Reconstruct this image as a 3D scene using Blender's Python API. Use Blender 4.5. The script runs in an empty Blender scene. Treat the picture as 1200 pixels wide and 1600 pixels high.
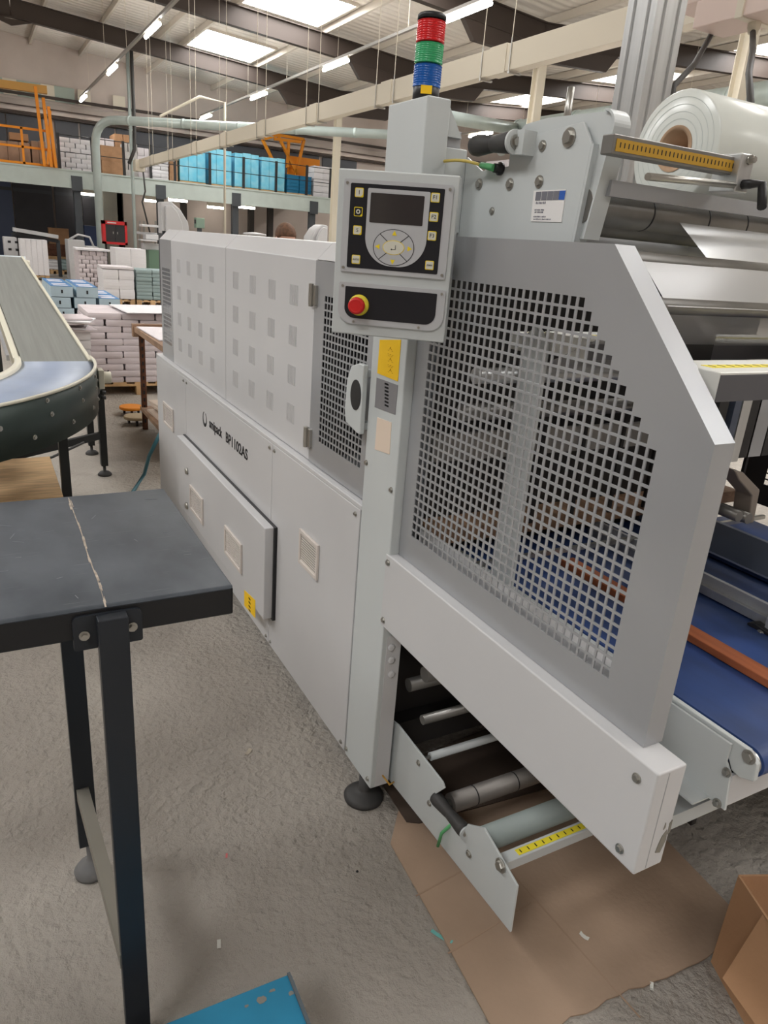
import bpy, bmesh, math, random
from mathutils import Vector, Matrix
from mathutils.geometry import tessellate_polygon
random.seed(7)
# ---------------------------------------------------------------- camera
F_PX = 1127.18                      # focal length in pixels of the 1200x1600 frame
AX = Vector((0.8791, -0.1020, 0.4655)); AY = Vector((-0.4709, -0.3378, 0.8150)); AZ = Vector((0.0741, -0.9357, -0.3450))
EYE = Vector((0, 0, 1.6))
AY.normalize(); AX = (AX - AY * AX.dot(AY)).normalized()
AZ = AX.cross(AY)
if AZ.y > 0: AZ = -AZ
def ray(px, py):
    c = Vector((px - 600, py - 800, F_PX))
    return Vector((AX.dot(c), AY.dot(c), AZ.dot(c)))
def on(px, py, ax, val):            # where the sight line of a pixel meets a plane of the place
    d = ray(px, py); i = 'XYZ'.index(ax)
    return EYE + d * ((val - EYE[i]) / d[i])
S = bpy.context.scene
cam = bpy.data.cameras.new('camera'); camo = bpy.data.objects.new('camera', cam)
S.collection.objects.link(camo); S.camera = camo
cam.sensor_fit = 'VERTICAL'; cam.sensor_height = 36; cam.lens = F_PX / 1600 * 36
cam.clip_start = .05; cam.clip_end = 200
right = Vector((AX.x, AY.x, AZ.x)); down = Vector((AX.y, AY.y, AZ.y)); fwd = Vector((AX.z, AY.z, AZ.z))
m3 = Matrix((right, -down, -fwd)).transposed()
camo.matrix_world = Matrix.Translation(EYE) @ m3.to_4x4()
# ---------------------------------------------------------------- world, exposure
w = bpy.data.worlds.new('world'); S.world = w; w.use_nodes = True
w.node_tree.nodes['Background'].inputs[0].default_value = (.93, .96, 1, 1)
w.node_tree.nodes['Background'].inputs[1].default_value = 1
SKYLIGHT = 14; TUBE = 68
S.view_settings.view_transform = 'Standard'; S.view_settings.look = 'None'
S.view_settings.exposure = .3; S.view_settings.gamma = 1; S.view_settings.use_curve_mapping = False
# ---------------------------------------------------------------- helpers
COL = S.collection
def lin(c): return tuple((x / 255 / 12.92 if x / 255 <= .04045 else ((x / 255 + .055) / 1.055) ** 2.4) for x in c)
MATS = {}
def mat(name, col, rough=.5, metal=0, var=0, vs=4, bump=0, bs=60, emit=0, trans=0, alpha=1, stretch=None, col2=None, ior=1.45):
    if name in MATS: return MATS[name]
    m = bpy.data.materials.new(name); m.use_nodes = True; nt = m.node_tree; b = nt.nodes['Principled BSDF']
    c = lin(col); b.inputs['Base Color'].default_value = (*c, 1); b.inputs['Roughness'].default_value = rough
    b.inputs['Metallic'].default_value = metal; b.inputs['IOR'].default_value = ior
    if emit: b.inputs['Emission Color'].default_value = (*c, 1); b.inputs['Emission Strength'].default_value = emit
    if trans: b.inputs['Transmission Weight'].default_value = trans
    if alpha < 1: b.inputs['Alpha'].default_value = alpha
    if var or bump:
        tc = nt.nodes.new('ShaderNodeTexCoord'); src = tc.outputs['Object']
        if stretch:
            mp = nt.nodes.new('ShaderNodeMapping'); mp.inputs['Scale'].default_value = stretch
            nt.links.new(src, mp.inputs[0]); src = mp.outputs[0]
    if var:
        n = nt.nodes.new('ShaderNodeTexNoise'); n.inputs['Scale'].default_value = vs; n.inputs['Detail'].default_value = 5
        nt.links.new(src, n.inputs['Vector'])
        r = nt.nodes.new('ShaderNodeValToRGB'); c2 = lin(col2) if col2 else tuple(x * (1 - var) for x in c)
        r.color_ramp.elements[0].position = .35; r.color_ramp.elements[1].position = .65
        r.color_ramp.elements[0].color = (*c2, 1); r.color_ramp.elements[1].color = (*(min(1, x * (1 + var * .4)) for x in c), 1)
        nt.links.new(n.outputs[0], r.inputs[0]); nt.links.new(r.outputs[0], b.inputs['Base Color'])
    if bump:
        n = nt.nodes.new('ShaderNodeTexNoise'); n.inputs['Scale'].default_value = bs; n.inputs['Detail'].default_value = 6
        nt.links.new(src, n.inputs['Vector'])
        bp = nt.nodes.new('ShaderNodeBump'); bp.inputs['Strength'].default_value = bump; bp.inputs['Distance'].default_value = .01
        nt.links.new(n.outputs[0], bp.inputs['Height']); nt.links.new(bp.outputs[0], b.inputs['Normal'])
    MATS[name] = m; return m
ORG = {}
def V(*a): return Vector(a)
class MB:
    def __init__(s, M=None): s.v = []; s.f = []; s.sm = []; s.M = M
    def add(s, vs, fs, smooth=False):
        k = len(s.v)
        s.v += [(s.M @ Vector(p)) if s.M else Vector(p) for p in vs]
        s.f += [tuple(i + k for i in f) for f in fs]; s.sm += [smooth] * len(fs); return s
    def box(s, x0, x1, y0, y1, z0, z1):
        return s.add([(x, y, z) for x in (x0, x1) for y in (y0, y1) for z in (z0, z1)],
                     [(0, 1, 3, 2), (4, 6, 7, 5), (0, 4, 5, 1), (2, 3, 7, 6), (0, 2, 6, 4), (1, 5, 7, 3)])
    def bar(s, p, q, w, h, up=(0, 0, 1)):
        p = Vector(p); q = Vector(q); d = (q - p).normalized(); up = Vector(up)
        if abs(d.dot(up)) > .99: up = Vector((0, 1, 0))
        a = d.cross(up).normalized(); b = a.cross(d)
        vs = [e + a * (w / 2 * i) + b * (h / 2 * j) for e in (p, q) for i, j in ((-1, -1), (1, -1), (1, 1), (-1, 1))]
        return s.add(vs, [(3, 2, 1, 0), (4, 5, 6, 7), (0, 1, 5, 4), (1, 2, 6, 5), (2, 3, 7, 6), (3, 0, 4, 7)])
    def lathe(s, prof, p, axis=(0, 0, 1), n=20, caps=True):
        p = Vector(p); d = Vector(axis).normalized(); a = d.orthogonal().normalized(); b = d.cross(a)
        vs = []
        for r, h in prof:
            for i in range(n):
                t = 2 * math.pi * i / n; vs.append(p + d * h + (a * math.cos(t) + b * math.sin(t)) * r)
        k = len(prof)
        s.add(vs, [(j * n + i, j * n + (i + 1) % n, (j + 1) * n + (i + 1) % n, (j + 1) * n + i) for j in range(k - 1) for i in range(n)], n > 8)
        if caps:
            o = len(s.v) - k * n
            for f in (tuple(reversed(range(n))), tuple((k - 1) * n + i for i in range(n))): s.f.append(tuple(o + i for i in f)); s.sm.append(False)
        return s
    def cyl(s, p, q, r, n=16, r2=None):
        p = Vector(p); q = Vector(q)
        return s.lathe([(r, 0), (r if r2 is None else r2, (q - p).length)], p, q - p, n)
    def tube(s, pts, r, n=8):
        pts = [Vector(p) for p in pts]; vs = []; a = None
        for i, p in enumerate(pts):
            d = (pts[min(i + 1, len(pts) - 1)] - pts[max(i - 1, 0)]).normalized()
            a = d.orthogonal().normalized() if a is None else (a - d * a.dot(d)).normalized()
            b = d.cross(a)
            vs += [p + (a * math.cos(2 * math.pi * j / n) + b * math.sin(2 * math.pi * j / n)) * r for j in range(n)]
        k = len(pts)
        s.add(vs, [(j * n + i, j * n + (i + 1) % n, (j + 1) * n + (i + 1) % n, (j + 1) * n + i) for j in range(k - 1) for i in range(n)], True)
        o = len(s.v) - k * n
        for f in (tuple(reversed(range(n))), tuple((k - 1) * n + i for i in range(n))): s.f.append(tuple(o + i for i in f)); s.sm.append(False)
        return s
    def prism(s, poly, ax, a, b):
        P = {'X': lambda u, v, t: (t, u, v), 'Y': lambda u, v, t: (u, t, v), 'Z': lambda u, v, t: (u, v, t)}[ax]
        n = len(poly); vs = [P(u, v, a) for u, v in poly] + [P(u, v, b) for u, v in poly]
        tr = tessellate_polygon([[Vector((u, v, 0)) for u, v in poly]])
        return s.add(vs, [tuple(reversed(t)) for t in tr] + [tuple(i + n for i in t) for t in tr] + [(i, (i + 1) % n, (i + 1) % n + n, i + n) for i in range(n)])
    def build(s, name, m, parent=None, bevel=0, seg=2, org=None, label=None, kind=None):
        if parent is not None: o0 = ORG[parent.name]
        elif org is not None: o0 = Vector(org)
        else:
            xs = [p.x for p in s.v]; ys = [p.y for p in s.v]
            o0 = Vector(((min(xs) + max(xs)) / 2, (min(ys) + max(ys)) / 2, min(p.z for p in s.v)))
        me = bpy.data.meshes.new(name); me.from_pydata([p - o0 for p in s.v], [], s.f)
        bm = bmesh.new(); bm.from_mesh(me); bmesh.ops.recalc_face_normals(bm, faces=bm.faces)
        for i, f in enumerate(bm.faces): f.smooth = s.sm[i] or bevel > 0
        bm.to_mesh(me); bm.free()
        me.materials.append(m)
        o = bpy.data.objects.new(name, me); COL.objects.link(o)
        if parent is not None: o.parent = parent
        else: o.location = o0
        ORG[o.name] = o0
        if bevel:
            bv = o.modifiers.new('bevel', 'BEVEL'); bv.width = bevel; bv.segments = seg; bv.limit_method = 'ANGLE'; bv.angle_limit = math.radians(40)
            bv.harden_normals = True
        if label: o['label'] = label
        if kind: o['kind'] = kind
        return o
def tag(o, label, cat, group=None, kind=None):
    o['label'] = label; o['category'] = cat
    if group: o['group'] = group
    if kind: o['kind'] = kind
    return o
def thing(name, label, cat, loc, group=None):
    o = bpy.data.objects.new(name, None); COL.objects.link(o); o.location = loc; ORG[o.name] = Vector(loc)
    o.empty_display_size = .1
    return tag(o, label, cat, group)
def st(o, label=None):
    o['kind'] = 'structure'
    if label: o['label'] = label
    return o
def dup(o, loc, label=None, rz=0, sc=None):
    c = o.copy(); COL.objects.link(c); c.location = loc; c.rotation_euler = (0, 0, rz); ORG[c.name] = Vector(loc)
    if sc: c.scale = sc
    if label: c['label'] = label
    for ch in [x for x in COL.objects if x.parent == o]:
        d = ch.copy(); COL.objects.link(d); d.parent = c
        for g in [x for x in COL.objects if x.parent == ch]:
            e = g.copy(); COL.objects.link(e); e.parent = d
    return c
def text(s, size, Mx, name, m, parent, align='CENTER', label=None, depth=.0004, sx=1, bold=0):
    cu = bpy.data.curves.new('t', 'FONT'); cu.body = s; cu.size = size; cu.extrude = depth; cu.align_x = align; cu.align_y = 'CENTER'; cu.resolution_u = 3; cu.offset = bold
    ob = bpy.data.objects.new('t', cu); COL.objects.link(ob)
    dg = bpy.context.evaluated_depsgraph_get(); me = bpy.data.meshes.new_from_object(ob.evaluated_get(dg))
    bpy.data.objects.remove(ob); bpy.data.curves.remove(cu)
    me.transform(Matrix.Scale(sx, 4, (1, 0, 0))); me.transform(Mx); me.transform(Matrix.Translation(-ORG[parent.name]))
    me.materials.clear(); me.materials.append(m)
    o = bpy.data.objects.new(name, me); COL.objects.link(o); o.parent = parent; ORG[o.name] = ORG[parent.name]
    if label: o['label'] = label
    return o
def frame(o, u, v, n): # matrix with local x=u, y=v, z=n
    m = Matrix((u, v, n)).transposed().to_4x4(); return Matrix.Translation(o) @ m
def bolt(parent, p, d, r=.008, h=.006, name='bolt'):
    d = Vector(d); p = Vector(p); mb = MB(); mb.lathe([(r * 1.5, 0), (r * 1.5, h * .3)], p, d, 16); mb.lathe([(r, h * .3), (r, h)], p, d, 6)
    return mb.build(name, STEEL, parent)
# ---------------------------------------------------------------- materials
WHITE = mat('light grey enamel', (204, 204, 205), .38, var=.05, vs=1.5)
WHITE2 = mat('cool grey enamel', (199, 204, 204), .36, var=.04, vs=2)
SILVER = mat('silver paint', (170, 172, 175), .36, .35, var=.05, vs=3)
STEEL = mat('steel', (176, 174, 168), .32, .9)
ROLLER = mat('grey roller steel', (140, 138, 134), .38, .7, var=.15, vs=9)
ALU = mat('aluminium', (196, 197, 196), .35, .75, var=.08, vs=6, stretch=(8, 8, .6))
DARK = mat('black plastic', (34, 34, 36), .4)
RUBBER = mat('dark rubber', (62, 61, 60), .6, var=.15, vs=12)
INK = mat('black ink', (26, 26, 30), .6)
YEL = mat('yellow sticker', (255, 206, 22), .5)
YELTAPE = mat('yellow scale tape', (222, 196, 52), .45)
OLDTAPE = mat('aged yellow scale tape', (190, 148, 42), .45)
BLUEB = mat('blue belt', (46, 72, 128), .45, var=.35, vs=6, stretch=(1, .3, 1), col2=(40, 56, 92))
CARD = mat('brown cardboard', (188, 146, 110), .85, var=.12, vs=3, bump=.15, bs=90)
PAPER = mat('white printed paper', (224, 218, 220), .8, var=.05, vs=20)
WOOD = mat('pale pallet wood', (206, 170, 124), .75, var=.25, vs=6, stretch=(1, 8, 1))
RUST = mat('rusty brown steel', (112, 72, 52), .75, var=.4, vs=15)
BLKSTEEL = mat('black painted steel', (40, 44, 50), .42, .2, var=.12, vs=5)
ORANGE = mat('orange paint', (232, 142, 26), .5)
DUCT = mat('galvanised duct', (182, 194, 190), .38, .2, var=.08, vs=3)
CABLE = mat('dark cable', (62, 60, 58), .6)
CREAM = mat('cream painted steel', (222, 214, 196), .5)
# ---------------------------------------------------------------- structure
def floor_mat():
    m = mat('worn concrete', (188, 181, 171), .8, var=.12, vs=1.2, col2=(162, 155, 146)); nt = m.node_tree; b = nt.nodes['Principled BSDF']
    tc = nt.nodes.new('ShaderNodeTexCoord')
    a = nt.nodes.new('ShaderNodeTexNoise'); a.inputs['Scale'].default_value = 34; a.inputs['Detail'].default_value = 7; a.inputs['Roughness'].default_value = .62
    v = nt.nodes.new('ShaderNodeTexVoronoi'); v.feature = 'SMOOTH_F1'; v.inputs['Scale'].default_value = 55
    a2 = nt.nodes.new('ShaderNodeTexNoise'); a2.inputs['Scale'].default_value = 7; a2.inputs['Detail'].default_value = 4
    for q in (a, v, a2): nt.links.new(tc.outputs['Object'], q.inputs['Vector'])
    ad = nt.nodes.new('ShaderNodeMath'); ad.operation = 'MULTIPLY_ADD'; ad.inputs[1].default_value = .3
    nt.links.new(v.outputs[0], ad.inputs[0]); nt.links.new(a.outputs[0], ad.inputs[2])
    ml = nt.nodes.new('ShaderNodeMath'); ml.operation = 'MULTIPLY_ADD'; ml.inputs[1].default_value = .8
    nt.links.new(a2.outputs[0], ml.inputs[0]); nt.links.new(ad.outputs[0], ml.inputs[2])
    bp = nt.nodes.new('ShaderNodeBump'); bp.inputs['Strength'].default_value = .9; bp.inputs['Distance'].default_value = .028
    nt.links.new(ml.outputs[0], bp.inputs['Height']); nt.links.new(bp.outputs[0], b.inputs['Normal'])
    return m
st(MB().box(-14, 32, -12, 29, -.1, 0).build('floor', floor_mat(), org=(0, 0, 0)), 'rough worn grey concrete factory floor')
APEX, VALLEY, YB = 1.5, 10.8, 28.9
def zb(x):                            # underside of the roof beams
    t = (x - APEX) % (2 * (VALLEY - APEX)); h = VALLEY - APEX
    return 6.38 - .075 * (t if t <= h else 2 * h - t)
WALL = mat('pale block wall', (206, 194, 186), .85, var=.07, vs=1.2, bump=.1, bs=20)
xs = [-14, APEX, VALLEY, 20.1, 29.4, 32]
st(MB().prism([(-14, 0), (32, 0)] + [(x, zb(x) + .6) for x in reversed(xs)], 'Y', YB, YB + .2).build('wall_back', WALL), 'pale plastered back wall of the hall')
st(MB().box(31.8, 32, -12, YB, 0, 6.6).build('wall_right', WALL), 'pale right side wall of the hall')
st(MB().box(-14.2, -14, -12, YB, 0, 6.6).build('wall_left', WALL), 'pale left side wall of the hall')
st(MB().prism([(-14, 0), (32, 0)] + [(x, zb(x) + .6) for x in reversed(xs)], 'Y', -12.2, -12).build('wall_front', WALL), 'pale front wall behind the camera')
ROOF = mat('pale corrugated roof sheet', (226, 219, 210), .7)
nt = ROOF.node_tree; tc = nt.nodes.new('ShaderNodeTexCoord'); wv = nt.nodes.new('ShaderNodeTexWave'); wv.bands_direction = 'Y'; wv.inputs['Scale'].default_value = 1.25
bp = nt.nodes.new('ShaderNodeBump'); bp.inputs['Strength'].default_value = .6; bp.inputs['Distance'].default_value = .05
nt.links.new(tc.outputs['Object'], wv.inputs['Vector']); nt.links.new(wv.outputs[0], bp.inputs['Height']); nt.links.new(bp.outputs[0], nt.nodes['Principled BSDF'].inputs['Normal'])
sky_x = [(-4.95, -2.95), (5.95, 7.95), (16.3, 18.3)]
sky_y = [(-8, -5.8), (-3, -.8), (2, 4.2), (6.9, 9.1), (11.9, 14.1), (16.8, 19), (21.9, 24.1)]
mb = MB()
def roofq(x0, x1, y0, y1):
    za, zc = zb(x0) + .6, zb(x1) + .6
    mb.add([(x0, y0, za), (x1, y0, zc), (x1, y1, zc), (x0, y1, za)] + [(x0, y0, za + .08), (x1, y0, zc + .08), (x1, y1, zc + .08), (x0, y1, za + .08)],
           [(0, 3, 2, 1), (4, 5, 6, 7), (0, 1, 5, 4), (2, 3, 7, 6), (1, 2, 6, 5), (3, 0, 4, 7)])
xe = sorted(set(xs + [x for p in sky_x for x in p]))
for x0, x1 in zip(xe, xe[1:]):
    if any(abs(x0 - p[0]) < .01 for p in sky_x):
        y = -12
        for a, b in sky_y: roofq(x0, x1, y, a); y = b
        roofq(x0, x1, y, YB + .1)
    else: roofq(x0, x1, -12, YB + .1)
ceil = st(mb.build('ceiling', ROOF, org=(0, 0, 0)), 'pale corrugated metal roof deck')
ORG['ceiling'] = Vector((0, 0, 0))
PUR = mat('off white purlin', (206, 198, 186), .6)
for k in range(30):
    x = -12.2 + k * 1.45
    if abs((x - APEX) % (2 * 9.3)) < .2: continue
    if any(p[0] + .06 < x < p[1] - .06 for p in sky_x):
        x = min((e for p in sky_x for e in p), key=lambda e: abs(e - x)); x += -.07 if any(abs(x - p[0]) < .01 for p in sky_x) else .07
    z = zb(x) + .6
    MB().box(x - .035, x + .035, -12, YB, z - .17, z - .02).build('purlin', PUR, ceil)
PANE = mat('bright skylight pane', (255, 255, 255), .5, emit=SKYLIGHT)
n = 0
for x0, x1 in sky_x:
    for y0, y1 in sky_y:
        n += 1; za, zc = zb(x0) + .62, zb(x1) + .62
        fr = MB()
        for p, q in (((x0, y0), (x1, y0)), ((x1, y0), (x1, y1)), ((x1, y1), (x0, y1)), ((x0, y1), (x0, y0))):
            fr.bar((p[0], p[1], zb(p[0]) + .6), (q[0], q[1], zb(q[0]) + .6), .07, .12)
        wn = st(fr.build('window_%d' % n, PUR, org=(x0, y0, za)), 'square roof skylight full of white daylight')
        MB().add([(x0, y0, za), (x1, y0, zc), (x1, y1, zc), (x0, y1, za)], [(0, 3, 2, 1)]).build('pane', PANE, wn)
RAFT = mat('dark brown roof beam', (62, 52, 46), .6)
def rafter(y):
    g = MB()
    X = [-14, -7.8, APEX, VALLEY, 20.1, 29.4, 32]
    for x0, x1 in zip(X, X[1:]):
        p, q = (x0, y, zb(x0)), (x1, y, zb(x1))
        for dz, ww, hh in ((.01, .17, .02), (.215, .02, .4), (.42, .17, .02)):
            g.bar((x0, y, p[2] + dz), (x1, y, q[2] + dz), ww, hh)
    for c in (-7.8, VALLEY, 29.4):    # haunches at the valley columns
        for sx in (-1, 1):
            pr = [(c, 5.42), (c + sx * 1.75, 5.5), (c + sx * 2.05, zb(c + sx * 2.05) + .02), (c, zb(c) + .02)]
            g.prism(pr, 'Y', y - .07, y + .07)
    g.prism([(APEX - .5, zb(APEX - .5)), (APEX + .5, zb(APEX + .5)), (APEX, 6.2)], 'Y', y - .04, y + .04)
    st(g.build('roof_beam', RAFT), 'dark brown steel roof beam with haunched ends')
    for c in (-7.8, VALLEY, 29.4):
        if y < 6 and c > 0: continue
        h = MB(); h.box(c - .1, c + .1, y - .1, y - .085, 0, 5.42).box(c - .1, c + .1, y + .085, y + .1, 0, 5.42).box(c - .01, c + .01, y - .085, y + .085, 0, 5.42)
        st(h.build('column', CREAM), 'cream steel column carrying the roof valley')
for k in range(-2, 5): rafter(3.8 + 5.02 * k)
# ================================================================ the packaging machine
XF = .88
mc = thing('shrink_wrapping_machine', 'long light grey shrink wrapping machine with silver mesh guard and control panel', 'machine', (1.5, 2.4, 0))
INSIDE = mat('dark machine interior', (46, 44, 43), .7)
def sheet_x(name, y0, y1, z0, z1, m, x=XF, t=.02, parent=mc, bevel=.003, label=None):
    return MB().box(x, x + t, y0, y1, z0, z1).build(name, m, parent, bevel, label=label)
def screws(parent, pts, x=XF, r=.005):
    for y, z in pts: bolt(parent, (x, y, z), (-1, 0, 0), r, .006, 'screw')
# ---- lower cabinet
MB().box(XF + .02, 2.15, 1.68, 4.33, .1, .9).build('cabinet_frame', INSIDE, mc)
MB().box(XF, 2.17, 1.668, 4.345, .905, .92).build('cabinet_ledge', WHITE, mc, .003)
MB().box(XF + .02, 2.17, 4.33, 4.345, .085, .905).build('cabinet_end_panel', WHITE, mc)
MB().box(2.15, 2.17, 1.68, 4.33, .085, .905).build('cabinet_rear_panel', WHITE, mc)
def vent(parent, yc, zc, wy, wz, x=XF, ang=0):
    g = MB(); d = .009
    for a in (0, 1):
        g.box(x - d, x, yc - wy / 2 + a * (wy - .012), yc - wy / 2 + a * (wy - .012) + .012, zc - wz / 2, zc + wz / 2)
        g.box(x - d, x, yc - wy / 2 + .012, yc + wy / 2 - .012, zc - wz / 2 + a * (wz - .014), zc - wz / 2 + a * (wz - .014) + .014)
    o = g.build('vent_frame', CREAM2, parent, .002)
    s = MB(); n = 11; h = (wz - .028) / n
    for i in range(n):
        z = zc - wz / 2 + .014 + i * h
        s.box(x - .0045, x - .002, yc - wy / 2 + .012, yc + wy / 2 - .012, z, z + h * .5)
    s.build('vent_slats', CREAM2, parent, kind='stuff')
    MB().box(x - .0012, x, yc - wy / 2 + .012, yc + wy / 2 - .012, zc - wz / 2 + .014, zc + wz / 2 - .014).build('vent_backing', RUBBER, parent)
CREAM2 = mat('ivory vent plastic', (214, 206, 199), .5)
pn = sheet_x('lower_panel', 1.675, 2.383, .085, .905, WHITE)
screws(pn, [(1.70, .885), (2.36, .885), (1.70, .105), (2.36, .105)])
a = on(470, 855, 'X', XF); b = on(499, 870, 'X', XF); vz = (on(484, 820, 'X', XF).z + on(484, 910, 'X', XF).z) / 2
vent(pn, (a.y + b.y) / 2, vz, abs(a.y - b.y), .125)
pm = sheet_x('lower_panel', 2.387, 3.655, .085, .905, WHITE)
screws(pm, [(2.41, .885), (2.41, .105), (3.63, .885)])
pf = sheet_x('lower_panel', 3.659, 4.345, .085, .905, WHITE)
screws(pf, [(3.69, .885)])
a = on(257, 650, 'X', XF); b = on(272, 652, 'X', XF); vent(pf, (a.y + b.y) / 2, on(265, 651, 'X', XF).z, abs(a.y - b.y) * .95, .125)
# electrical door
e0 = on(289, 703, 'X', XF); e1 = on(414, 826, 'X', XF - .045); e2 = on(411, 968, 'X', XF - .045)
XD = XF - .045
ed = MB().box(XD, XF, e1.y, e0.y - .02, e2.z, e1.z).build('electrical_door', WHITE, mc, .004)
MB().box(XF - .012, XF, e1.y - .01, e0.y - .015, e2.z - .006, e1.z + .002).build('door_seal', DARK, ed)
for px0, px1, pyc in ((299, 318, 788), (353, 379, 858)):
    a = on(px0, pyc, 'X', XD); b = on(px1, pyc, 'X', XD); vent(ed, (a.y + b.y) / 2, on((px0 + px1) / 2, pyc, 'X', XD).z, abs(a.y - b.y), .13, XD)
for py in (736, 790):
    p = on(293, py, 'X', XD); q = MB(); q.lathe([(.017, 0), (.017, .006), (.013, .012)], (XD, min(p.y, e0.y - .045), p.z), (-1, 0, 0), 20); q.build('lock', STEEL, ed)
def sticker(parent, x, c, m, name='sticker', label=None, t=.0012):   # four pixel corners on the plane X=x
    P = [on(px, py, 'X', x) for px, py in c]
    g = MB(); g.prism([(p.y, p.z) for p in P], 'X', x - t, x); return g.build(name, m, parent, label=label)
sk = sticker(ed, XD, ((382, 922), (399, 938), (399, 966), (382, 946)), YEL, label='yellow warning label')
MY = lambda p: frame(p, Vector((0, -1, 0)), Vector((0, 0, 1)), Vector((-1, 0, 0)))
for i in range(4):
    p = on(390, 936 + i * 6, 'X', XD - .0013); text('IIIIIIII', .012, MY(p), 'printing', INK, ed)
# lettering
p0 = on(346, 668, 'X', XF - .0005); p1 = on(370, 698, 'X', XF - .0005)
g = MB(); lc = on(320, 655, 'X', XF)
for k in range(26):
    t0 = math.radians(110 + k * 12); t1 = math.radians(110 + (k + 1) * 12)
    wd = lambda i: .004 + .012 * math.sin(math.pi * min(1, i / 26)) ** 2
    r0, r1 = .036, .036
    A = lambda t, r: (lc.y - math.cos(t) * r * .95, lc.z + math.sin(t) * r)
    g.prism([A(t0, r0), A(t1, r1), A(t1, r1 - wd(k + 1)), A(t0, r0 - wd(k))], 'X', XF - .001, XF)
g.build('emblem', INK, pm, label='black ring emblem')
yA = on(327, 660, 'X', XF).y; yB = on(347, 684, 'X', XF).y; yC = on(353, 688, 'X', XF).y; yD = on(387, 716, 'X', XF).y
zt = (on(337, 669, 'X', XF).z + on(370, 698, 'X', XF).z) / 2
l1 = text('smipack', .062, MY(V(XF - .0008, (yA + yB) / 2, zt)), 'lettering', INK, pm, label='black maker lettering', bold=.0012)
l2 = text('BP1102AS', .062, MY(V(XF - .0008, (yC + yD) / 2, zt)), 'lettering', INK, pm, label='black model lettering', bold=.0012)
for l, tgt in ((l1, yA - yB), (l2, yC - yD)):
    ys = [v.co.y for v in l.data.vertices]; c = (min(ys) + max(ys)) / 2; k = tgt / (max(ys) - min(ys))
    for v in l.data.vertices: v.co.y = c + (v.co.y - c) * k
# ---- hood
XH = .905
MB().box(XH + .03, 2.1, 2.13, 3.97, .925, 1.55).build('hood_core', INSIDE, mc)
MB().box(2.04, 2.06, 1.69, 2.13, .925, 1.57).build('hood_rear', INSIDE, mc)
MB().box(1.12, 1.16, 1.85, 1.89, .93, 1.3).build('heater_column', mat('amber brown casing', (150, 104, 54), .5), mc)
MB().box(1.02, 1.98, 1.95, 1.99, 1.0, 1.05).build('heater_bar', ROLLER, mc)
def hoodpart(name, y0, y1, m=WHITE):
    g = MB(); g.prism([(XH, .922), (XH, 1.546), (XH + .05, 1.598), (2.05, 1.6), (2.05, 1.58), (XH + .06, 1.58), (XH + .02, 1.54), (XH + .02, .922)], 'Y', y0, y1)
    return g.build(name, m, mc, .003)
def louvres(par, y0, y1, x=XH):
    for r in range(4):
        for c in range(4):
            yc = y0 + (y1 - y0) * (c + .5) / 4; zc = 1.43 - r * .13
            g = MB(); b = MB()
            for k in range(6):
                y = yc - .03 + k * .012
                g.prism([(x, y), (x - .002, y + .001), (x - .002, y + .004), (x, y + .006)], 'Z', zc - .032, zc + .032)
                b.box(x - .0006, x, y + .0068, y + .0095, zc - .03, zc + .03)
            o = g.build('louvre', WHITE, par); b.build('louvre_slots', RUBBER2, o) if False else b.build('louvre_slots', RUBBER2, par)
RUBBER2 = mat('slot grey', (158, 158, 158), .8)
yS1, yS2, yS0, yS3 = 3.045, 2.105, 4.01, 1.70
h1 = hoodpart('hood_panel', yS1 + .003, yS0); louvres(h1, yS1 + .1, yS0 - .06)
h2 = hoodpart('hood_panel', yS2 + .003, yS1 - .003); louvres(h2, yS2 + .07, yS1 - .04)
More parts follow.
